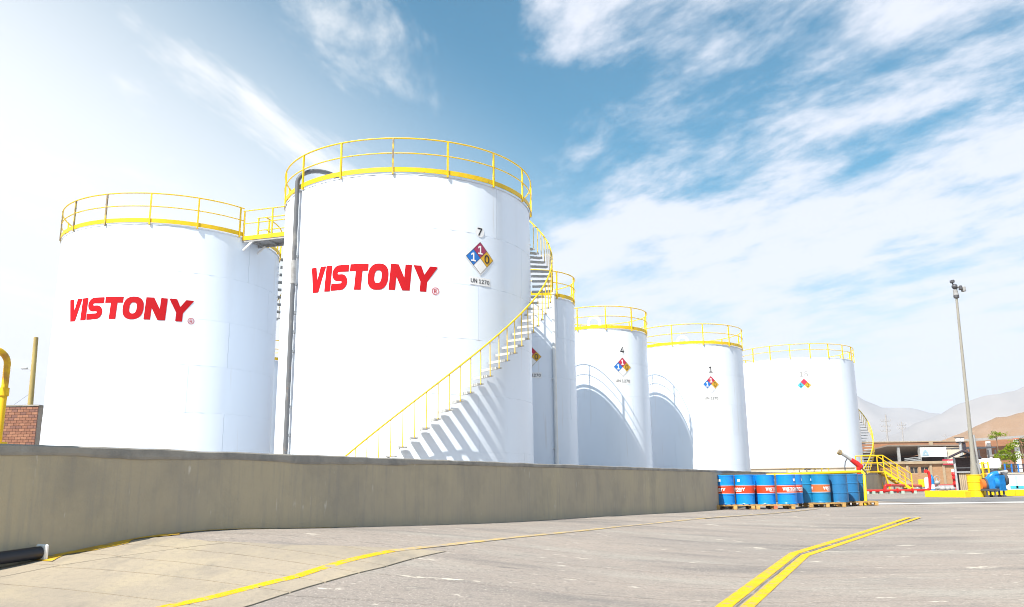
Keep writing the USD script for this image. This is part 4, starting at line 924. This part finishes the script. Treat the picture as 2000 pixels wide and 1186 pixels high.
# brick office with the red sign
OY = 80.0
ob0, ob1 = W(1738, 905, OY), W(1905, 900, OY); oz = W(1800, 901, OY)[2]
of = thing('brick_office', 'low tan brick building with two small windows and a red sign', 'building', ((ob0[0]+ob1[0])/2, OY, 0))
ow = ob1[0]-ob0[0]; oc = (ob0[0]+ob1[0])/2
wins = [(1778, 1794), (1799, 1815)]; wz0, wz1 = W(1790, 925, OY)[2], W(1790, 912, OY)[2]
def wx(x): return W(x, 918, OY)[0]
segs = [ob0[0], wx(1778), wx(1794), wx(1799), wx(1815), ob1[0]]
face = sbox(ob0[0], 0, ob1[0], oz-.25)
for a, b in wins: face = face.difference(sbox(wx(a), wz0, wx(b), wz1))
emit(of, 'wall', upright(prism(face, -.2, 0), (0, OY, 0)), M['brick_tan'])
emit(of, 'side_wall', box((oc, OY+4.2, (oz-.25)/2), (ow-.02, 7.6, oz-.27)), M['brick_tan'])
emit(of, 'fascia', box((oc, OY+3.9, oz-.125), (ow+.3, 8.2, .25)), M['beige'])
for a, b in wins:
    x0, x1 = wx(a), wx(b)
    w = emit(of, 'window', box(((x0+x1)/2, OY+.16, (wz0+wz1)/2), (x1-x0, .03, wz1-wz0)), M['window_dark'])
    emit(w, 'frame', merge([box(((x0+x1)/2, OY+.11, z), (x1-x0, .05, .05)) for z in (wz0+.025, wz1-.025)]+[box((x, OY+.11, (wz0+wz1)/2), (.05, .05, wz1-wz0-.1)) for x in (x0+.025, (x0+x1)/2, x1-.025)]), M['beige'])
for x in (1756, 1772, 1818, 1843): emit(of, 'pilaster', box((wx(x), OY-.03, (oz-.3)/2), (.22, .1, oz-.3)), M['beige'])
sg0, sg1 = W(1842, 908, OY-.2), W(1876, 897, OY-.2)
sg = thing('wall_sign', 'red sign with white capitals on the tan brick building', 'sign', ((sg0[0]+sg1[0])/2, OY-.2, sg0[2]))
emit(sg, 'panel', box(((sg0[0]+sg1[0])/2, OY-.16, (sg0[2]+sg1[2])/2), (sg1[0]-sg0[0], .06, sg1[2]-sg0[2])), M['sign_red'])
g = TXT['CUARTO DE']; sc = (sg1[2]-sg0[2])*.55; g = affinity.scale(centred(g), sc*.55, sc*.8, origin=(0, 0)); gx = W(1863, 902, OY-.2)[0]
emit(sg, 'lettering', upright(prism(g, 0, .02), (gx, OY-.195, (sg0[2]+sg1[2])/2)), M['sign_white'])

# brick warehouse with an open fronted shed and a banner
BY2 = 108.0
w0, w1 = W(1650, 880, BY2), W(1890, 864, BY2); wz = W(1770, 864, BY2)[2]
wh = thing('brick_warehouse', 'long low red brick warehouse with a dark open shed under its eaves', 'building', ((w0[0]+w1[0])/2, BY2, 0))
emit(wh, 'wall', box(((w0[0]+w1[0])/2, BY2+6, wz/2), (w1[0]-w0[0], 12, wz)), M['brick_far'])
emit(wh, 'coping', box(((w0[0]+w1[0])/2, BY2+6, wz+.06), (w1[0]-w0[0]+.2, 12.2, .12)), M['beige'])
for x in (1818,): emit(wh, 'pilaster', box((W(x, 870, BY2)[0], BY2-.05, wz/2), (.5, .2, wz)), M['beige'])
SHY = 96.0
s0, s1_ = W(1733, 872, SHY), W(1882, 874, SHY); sz = s0[2]
v = np.array([[s0[0], SHY, sz], [s1_[0], SHY, sz-.05], [s1_[0], BY2-.05, sz-.75], [s0[0], BY2-.05, sz-.75]]); v2 = v+[0, 0, .16]
emit(wh, 'shed_roof', flat(np.vstack([v, v2]), [[0, 2, 1], [0, 3, 2], [4, 5, 6], [4, 6, 7], [0, 1, 5], [0, 5, 4], [1, 2, 6], [1, 6, 5], [2, 3, 7], [2, 7, 6], [3, 0, 4], [3, 4, 7]]), M['shed_sheet'])
emit(wh, 'shed_back', box(((s0[0]+s1_[0])/2+1, BY2-.4, sz/2-.5), (s1_[0]-s0[0]-2, .3, sz-1.0)), M['dark_interior'])
emit(wh, 'shed_side', box((W(1882, 880, SHY)[0], (SHY+BY2)/2, sz/2-.4), (.2, BY2-SHY-1, sz-.8)), M['dark_interior'])
for x in (1757, 1798, 1848, 1880): emit(wh, 'shed_post', box((W(x, 885, SHY)[0], SHY+.25, sz/2), (.26, .26, sz)), M['grey_steel'])
emit(wh, 'side_panel', box(((W(1849, 885, SHY)[0]+s1_[0])/2, SHY+.1, (W(1860, 874, SHY)[2]+W(1860, 897, SHY)[2])/2), (s1_[0]-W(1849, 885, SHY)[0], .08, W(1860, 874, SHY)[2]-W(1860, 897, SHY)[2])), M['beige_light'])
for k in range(3):
    z = W(1770, 894.5+k*3, SHY)[2]; emit(wh, 'guard_rail', tube([(W(1766, 890, SHY)[0], SHY, z-.1), (W(1798, 890, SHY)[0], SHY, z+.05)], .05, 6), M['galvanized'])
c0, c1 = W(1799, 893, SHY-.3), W(1848, 873.5, SHY-.3)
bn = thing('banner', 'white banner with a grey blue emblem hung on the dark shed', 'banner', ((c0[0]+c1[0])/2, SHY-.3, c0[2]))
emit(bn, 'sheet', box(((c0[0]+c1[0])/2, SHY-.28, (c0[2]+c1[2])/2), (c1[0]-c0[0], .04, c1[2]-c0[2])), M['banner_white'])
ex = W(1807, 885, SHY-.3); emit(bn, 'emblem', upright(prism(Polygon([(-.38, -.30), (.38, -.30), (.36, -.02), (.18, .30), (.02, .38), (-.2, .2), (-.34, -.05)]).difference(Polygon([(-.2, -.14), (.2, -.14), (.05, .06)])), 0, .02), (ex[0], SHY-.32, ex[2])), M['banner_grey'])
for k, (a, b) in enumerate(((1816, 1842), (1816, 1836))):
    p, q = W(a, 881+k*4, SHY-.3), W(b, 881+k*4, SHY-.3); emit(bn, 'pale_bar', box(((p[0]+q[0])/2, SHY-.31, p[2]), (q[0]-p[0], .02, .09)), M['pale_blue'])
# right warehouse
RY = 125.0
r0, r1 = W(1884, 862, RY), W(2110, 862, RY); rz = W(1950, 862, RY)[2]
rw = thing('brick_warehouse', 'tall tan brick warehouse with white columns and a grey metal eave at the right edge', 'building', ((r0[0]+r1[0])/2, RY, 0))
emit(rw, 'wall', box(((r0[0]+r1[0])/2, RY+10, rz/2), (r1[0]-r0[0], 20, rz)), M['brick_far'])
for x in (1930, 1985, 2040): emit(rw, 'column', box((W(x, 880, RY)[0], RY-.15, rz/2), (.55, .5, rz)), M['white_paint'])
ea, eb = W(1880, 860.5, RY-1.5), W(2112, 846, RY-1.5)
for k in range(1): emit(rw, 'eave', bar(ea, eb, 1.2, .35), M['roof_metal'])
emit(rw, 'gable_wall', upright(prism(Polygon([(r0[0]+1, rz), (r1[0], rz), (r1[0], eb[2]-.3)]), -.3, 0), (0, RY+.31, 0)), M['brick_far'])
lb0, lb1 = W(1935, 890, RY-2), W(2110, 886, RY-2)
emit(rw, 'canopy', bar(lb0, lb1, 2.0, .25), M['roof_metal'])
# dark steel pergola
fy = 70.0; pg = thing('steel_frame', 'dark thin steel canopy frame right of the tall pole', 'frame', (W(1910, 900, fy)[0], fy, 0))
pa, pb2 = W(1878, 874.5, fy), W(1944, 873.5, fy)
emit(pg, 'beam', bar(pa, pb2, .10, .12), M['dark_steel']); emit(pg, 'beam', bar(pa+[0, 2.5, 0], pb2+[0, 2.5, 0], .10, .12), M['dark_steel'])
for x in (1888, 1911, 1929, 1943):
    p = W(x, 874, fy); emit(pg, 'post', box((p[0], fy+.01, p[2]/2-.1), (.09, .09, p[2]-.2)), M['dark_steel'])
    emit(pg, 'cross_bar', bar(p, p+[0, 2.5, 0], .08), M['dark_steel'])
# flood light
ly = 62.0; l0 = W(1874, 862, ly); fl = thing('flood_light', 'flood light with two white heads on a pole above the guard hut', 'flood light', (l0[0]+.1, ly, 0))
emit(fl, 'pole', tube([(l0[0]+.08, ly, 0), (l0[0]+.02, ly, l0[2]-.1)], .10, 10), M['galvanized'])
emit(fl, 'cross_arm', box((l0[0], ly, l0[2]-.1), (.5, .08, .08)), M['dark_steel'])
for x in (-.18, .12): emit(fl, 'head', cbox((l0[0]+x, ly-.12, l0[2]+.1), (.26, .22, .28), 0, .03), M['sign_white'])
emit(fl, 'visor', box((l0[0]-.05, ly-.1, l0[2]+.26), (.62, .3, .04)), M['dark_steel'])
emit(fl, 'cabinet', cbox((l0[0]+.30, ly, W(1880, 872, ly)[2]), (.18, .2, .55), 0, .02), M['dark_roof'])

# white tank body, rack, mural wall
ty = 56.0
t0, t1 = W(1921, 906, ty), W(1957, 906, ty); tz0, tz1 = W(1940, 916, ty)[2], W(1940, 895.5, ty)[2]
tt = thing('white_tank_body', 'white boxy tank body with a rounded end on a dark frame behind the pump', 'tank', ((t0[0]+t1[0])/2, ty, 0))
emit(tt, 'body', cbox(((t0[0]+t1[0])/2, ty+.8, (tz0+tz1)/2), (t1[0]-t0[0], 1.5, tz1-tz0), 0, .08), M['white_paint'])
emit(tt, 'end', ball((t1[0]+.1, ty+.9, (tz0+tz1)/2+.05), .32, (1.1, 1.1, 1.0)), M['white_paint'])
emit(tt, 'frame', box(((t0[0]+t1[0])/2+.1, ty+.8, tz0-.12), (t1[0]-t0[0]+.5, 1.3, .2)), M['dark_steel'])
for x in (.15, .5, .85): emit(tt, 'leg', box((t0[0]+(t1[0]-t0[0])*x, ty+.5, (tz0-.2)/2), (.14, .14, tz0-.2)), M['dark_steel'])
rk = thing('yellow_rack', 'yellow steel rack beside the white tank body', 'rack', (W(1926, 920, 54)[0], 54, 0))
ra, rb = W(1920, 925, 54)[0], W(1932, 925, 54)[0]; rt = W(1926, 902, 54)[2]
for x in (ra, rb):
    for y in (0, .5): emit(rk, 'upright', box((x, 54+y, rt/2), (.07, .07, rt)), M['yellow_paint'])
for k in range(4): emit(rk, 'shelf', box(((ra+rb)/2, 54.25, rt-.1-k*.33), (rb-ra-.08, .44, .05)), M['yellow_paint'])
my = 50.0; m0, m1 = W(1936, 940, my)[0], 48.0; mz = W(1980, 925.5, my)[2]
mw = thing('mural_wall', 'low white wall with a turquoise band behind the pump', 'wall', ((m0+m1)/2, my, 0))
emit(mw, 'wall', box(((m0+m1)/2, my+.12, mz/2), (m1-m0, .24, mz)), M['white_paint'])
emit(mw, 'turquoise_band', box(((W(1973, 950, my)[0]+m1)/2, my-.01, W(1980, 952, my)[2]), (m1-W(1973, 950, my)[0], .016, .16)), M['teal_band'])
for x in (1985, 2006): emit(mw, 'pale_stripe', box((W(x, 940, my)[0], my-.012, mz*.55), (.12, .012, mz*.7)), M['pale_blue'])
emit(mw, 'coping', box(((m0+m1)/2, my+.12, mz+.03), (m1-m0+.1, .34, .06)), M['beige_light'])
bf = thing('blue_fence', 'dark blue railing with rails above the low white wall at the right edge', 'fence', (W(1985, 920, 53)[0], 53, 0))
for k, y in enumerate((907, 915, 923)):
    z = W(1980, y, 53)[2]; emit(bf, 'rail', tube([(W(1962, y, 53)[0], 53, z), (W(2050, y, 53)[0], 53, z)], .035, 6), M['dark_steel'])
for x in (1963, 1976, 1989, 2002, 2020): emit(bf, 'post', box((W(x, 915, 53)[0], 53, W(x, 906, 53)[2]/2), (.07, .07, W(x, 906, 53)[2])), M['sign_blue'])

# trees
def tree(label, x, y, Y, r, hh, bright, n, squash=.7):
    c = W(x, y, Y); t = thing('small_tree', label, 'tree', (c[0], Y, 0))
    emit(t, 'trunk', tube([(c[0]-.05, Y, 0), (c[0]+.04, Y, c[2]*.5), (c[0], Y, c[2]-.1*r)], [.09*hh, .06*hh, .035*hh], 8), M['trunk'])
    rs = np.random.default_rng(int(x)); V, F = [], []
    br_ = []
    for k in range(5):
        a = rs.random()*2*PI; br_.append(tube([(c[0], Y, c[2]-.55*r), (c[0]+.45*r*math.cos(a), Y+.45*r*math.sin(a), c[2]-.05*r)], [.03*hh, .012*hh], 6))
    emit(t, 'branches', merge(br_), M['trunk'])
    cl = rs.normal(size=(9, 3))*[.5*r, .5*r, .34*r*squash/.7]
    ms = []
    for k in range(n):
        p = cl[rs.integers(9)]+rs.normal(size=3)*[.2*r, .2*r, .15*r]; L = r*(.14+.14*rs.random())
        d = rs.normal(size=3); d[2] = d[2]*.5-.2; d /= np.linalg.norm(d); e = np.cross(d, rs.normal(size=3)); e /= np.linalg.norm(e); w = L*.32
        b = c+p; ms.append(flat(np.array([b, b+d*L*.5+e*w, b+d*L, b+d*L*.5-e*w]), [[0, 1, 2], [0, 2, 3]]))
    emit(t, 'crown', merge(ms), M['leaf_bright' if bright else 'leaf_dull'])
tree('small bright green tree on a thin trunk before the grey eave', 1945, 850, 95, .75, 1.0, True, 420)
tree('bright green bushy tree left of the taller green one', 1950, 886, 60, .52, .7, True, 380, .5)
tree('tallest bright green tree behind the low white wall', 1978, 880, 58, .62, .8, True, 620, .9)
tree('dull green tree at the right edge beside the white post', 1994, 865, 66, .55, .8, False, 380)
tree('small green shrub below the brightest trees by the wall', 1962, 910, 55, .32, .5, True, 260)
wpst = thing('camera_post', 'white post with a small camera box behind the trees at the right', 'post', (W(1984, 880, 72)[0], 72, 0))
pp = W(1984, 858, 72); emit(wpst, 'post', box((pp[0], 72, pp[2]/2), (.28, .28, pp[2])), M['white_paint']); emit(wpst, 'box', cbox((pp[0]-.2, 71.8, pp[2]-.5), (.5, .4, .35), 0, .03), M['ibc_plastic']); emit(wpst, 'cap', box((pp[0], 72, pp[2]+.03), (.34, .34, .06)), M['orange_paint'])

# red fire water pipes and small gear
ry = 50.0
def Rr(x, y, Y=ry): return W(x, y, Y)
fp = thing('fire_pipe', 'red fire water main along the ground ending in a bent standpipe', 'pipe', (Rr(1750, 958)[0], ry, 0))
emit(fp, 'main', tube([Rr(1640, 959.5), Rr(1725, 959), Rr(1730, 958.5), Rr(1815, 957.5)], .075, 12), M['red_paint'])
emit(fp, 'standpipe', tube([Rr(1812, 957.5), Rr(1816, 955), Rr(1816.5, 948), Rr(1815.5, 930), Rr(1813, 922), Rr(1808, 919.5)], .085, 12), M['red_paint'])
emit(fp, 'valve_wheel', tube([Rr(1808, 921, ry-.1), Rr(1808, 921, ry-.06)], .10, 16), M['red_paint'])
for x in (1726, 1752, 1781, 1812): emit(fp, 'flange', tube([Rr(x, 958.3), Rr(x+2, 958.3)], .14, 14), M['red_paint'])
for x in (1693, 1705, 1720, 1740, 1762, 1786): 
    p = Rr(x, 962); emit(fp, 'support', box((p[0], ry, .06+.02), (.16, .3, .16)), M['pale_green'])
fp2 = thing('fire_pipe', 'red pipe branch rising beside the yellow steps and running to the right', 'pipe', (Rr(1733, 950, 52)[0], 52, 0))
emit(fp2, 'riser', tube([Rr(1729, 957, 52), Rr(1729, 950, 52), Rr(1731, 948, 52), Rr(1738, 948, 52)], .09, 12), M['red_paint'])
emit(fp2, 'branch', tube([Rr(1738, 948, 52), Rr(1800, 949, 58), Rr(1868, 948, 66)], .085, 10), M['red_paint'])
for x, Y in ((1746, 53), (1762, 54.5), (1778, 56)): 
    p = Rr(x, 949.5, Y); emit(fp2, 'support', box((p[0], Y, p[2]/2), (.1, .1, p[2])), M['grey_steel'])
hd = thing('fire_hydrant', 'red fire hydrant post in front of the brick building near the hut', 'hydrant', (Rr(1865.5, 950, 60)[0], 60, 0))
hxp = Rr(1865.5, 950, 60)[0]; htz = Rr(1865, 920, 60)[2]
emit(hd, 'barrel', lathe([(.17, 0), (.17, .05), (.11, .06), (.11, htz-.3), (.15, htz-.28), (.15, htz-.2), (.10, htz-.05), (.01, htz)], 16, (hxp, 60, 0)), M['red_paint'])
for z in (.45, .85): emit(hd, 'outlet', tube([(hxp-.2, 59.85, z), (hxp+.2, 59.85, z)], .08, 10), M['red_paint'])
emit(hd, 'white_cap', ball((hxp, 60, htz), .14), M['sign_white'])
sdm = thing('yellow_drum', 'small yellow drum beside the red standpipe', 'drum', (Rr(1801, 948, 58)[0], 58, 0))
sx = Rr(1801.5, 948, 58)[0]; s_t = Rr(1801, 936.5, 58)[2]
emit(sdm, 'stand', box((sx, 58, (s_t-.5)/2), (.42, .42, max(.05, s_t-.5))), M['grey_steel'])
emit(sdm, 'body', lathe([(.01, s_t-.5), (.25, s_t-.5), (.25, s_t-.34), (.262, s_t-.33), (.25, s_t-.32), (.25, s_t-.17), (.262, s_t-.16), (.25, s_t-.15), (.25, s_t), (.01, s_t)], 24, (sx, 58, 0)), M['yellow_paint'])
gc = thing('gas_cylinder', 'blue and white gas cylinder between yellow drum and brick wall', 'cylinder', (Rr(1820, 946, 57)[0], 57, 0))
gxp = Rr(1821.5, 946, 57)[0]
emit(gc, 'body', lathe([(.01, 0), (.12, 0), (.12, .85), (.09, .97), (.04, 1.02), (.04, 1.1), (.01, 1.1)], 18, (gxp, 57, 0)), M['pump_blue'])
emit(gc, 'white_wrap', lathe([(.123, .15), (.123, .45)], 18, (gxp, 57, 0)), M['sign_white'])
wb = says(emit('/World', 'white_barrel', lathe([(.01, 0), (.17, 0), (.17, .8), (.12, .9), (.01, .92)], 18, (Rr(1812, 948, 57.5)[0]-.02, 57.5, 0)), M['sign_white']), 'plain white barrel right of the small yellow drum', 'barrel')
vl = thing('valve_set', 'grey valve with a hand wheel on low pipes before the brick building', 'valve', (Rr(1832, 950, 60)[0], 60, 0))
vx = Rr(1831, 950, 60)[0]
emit(vl, 'stem', tube([(vx, 60, 0), (vx, 60, Rr(1831, 934, 60)[2])], .05, 10), M['grey_steel'])
emit(vl, 'hand_wheel', tube([(vx+.22*math.cos(a), 60-.05, Rr(1831, 936, 60)[2]+.22*math.sin(a)) for a in np.linspace(0, 2*PI, 16, endpoint=False)], .025, 6, closed=True), M['grey_steel'])
emit(vl, 'body', ball((vx, 60, .55), .2, (1, 1, .8)), M['grey_steel'])
emit(vl, 'low_pipe', tube([Rr(1790, 954, 60), Rr(1870, 953.5, 60)], .11, 10), M['galvanized'])
emit(vl, 'low_pipe', tube([Rr(1820, 951, 61), Rr(1870, 950.5, 61)], .09, 10), M['galvanized'])
for x in (1842, 1851, 1860): emit(vl, 'clutter', ball(Rr(x, 954.5, 59), .22, (1, .8, .7)), M['grey_steel'])

# far pylons
def pylon(label, x, ytop, Y, arms, w):
    b, tpt = W(x, 866, Y), W(x-1.5, ytop, Y); t = thing('power_pole', label, 'power pole', (b[0], Y, 0), None)
    emit(t, 'pole', tube([(b[0]+.2, Y, 0), tpt], [w*1.5, w], 8), M['roof_metal'])
    for y in arms:
        p = W(x-1, y, Y); emit(t, 'cross_arm', box((p[0], Y, p[2]), (2.3, .14, .14)), M['roof_metal'])
        for s in (-1.2, -.5, .6, 1.2): emit(t, 'insulator', box((p[0]+s, Y, p[2]+.3), (.10, .10, .34)), M['roof_metal'])
pylon('grey power pole with three cross arms behind the brick warehouse', 1731, 810, 210, (823, 833, 843), .17)
pylon('thinner power pole right of the taller one behind the brick warehouse', 1762, 824, 230, (831, 838), .14)
pylon('tiny distant power pole at the foot of the tan hill', 1847, 848, 330, (852,), .12)
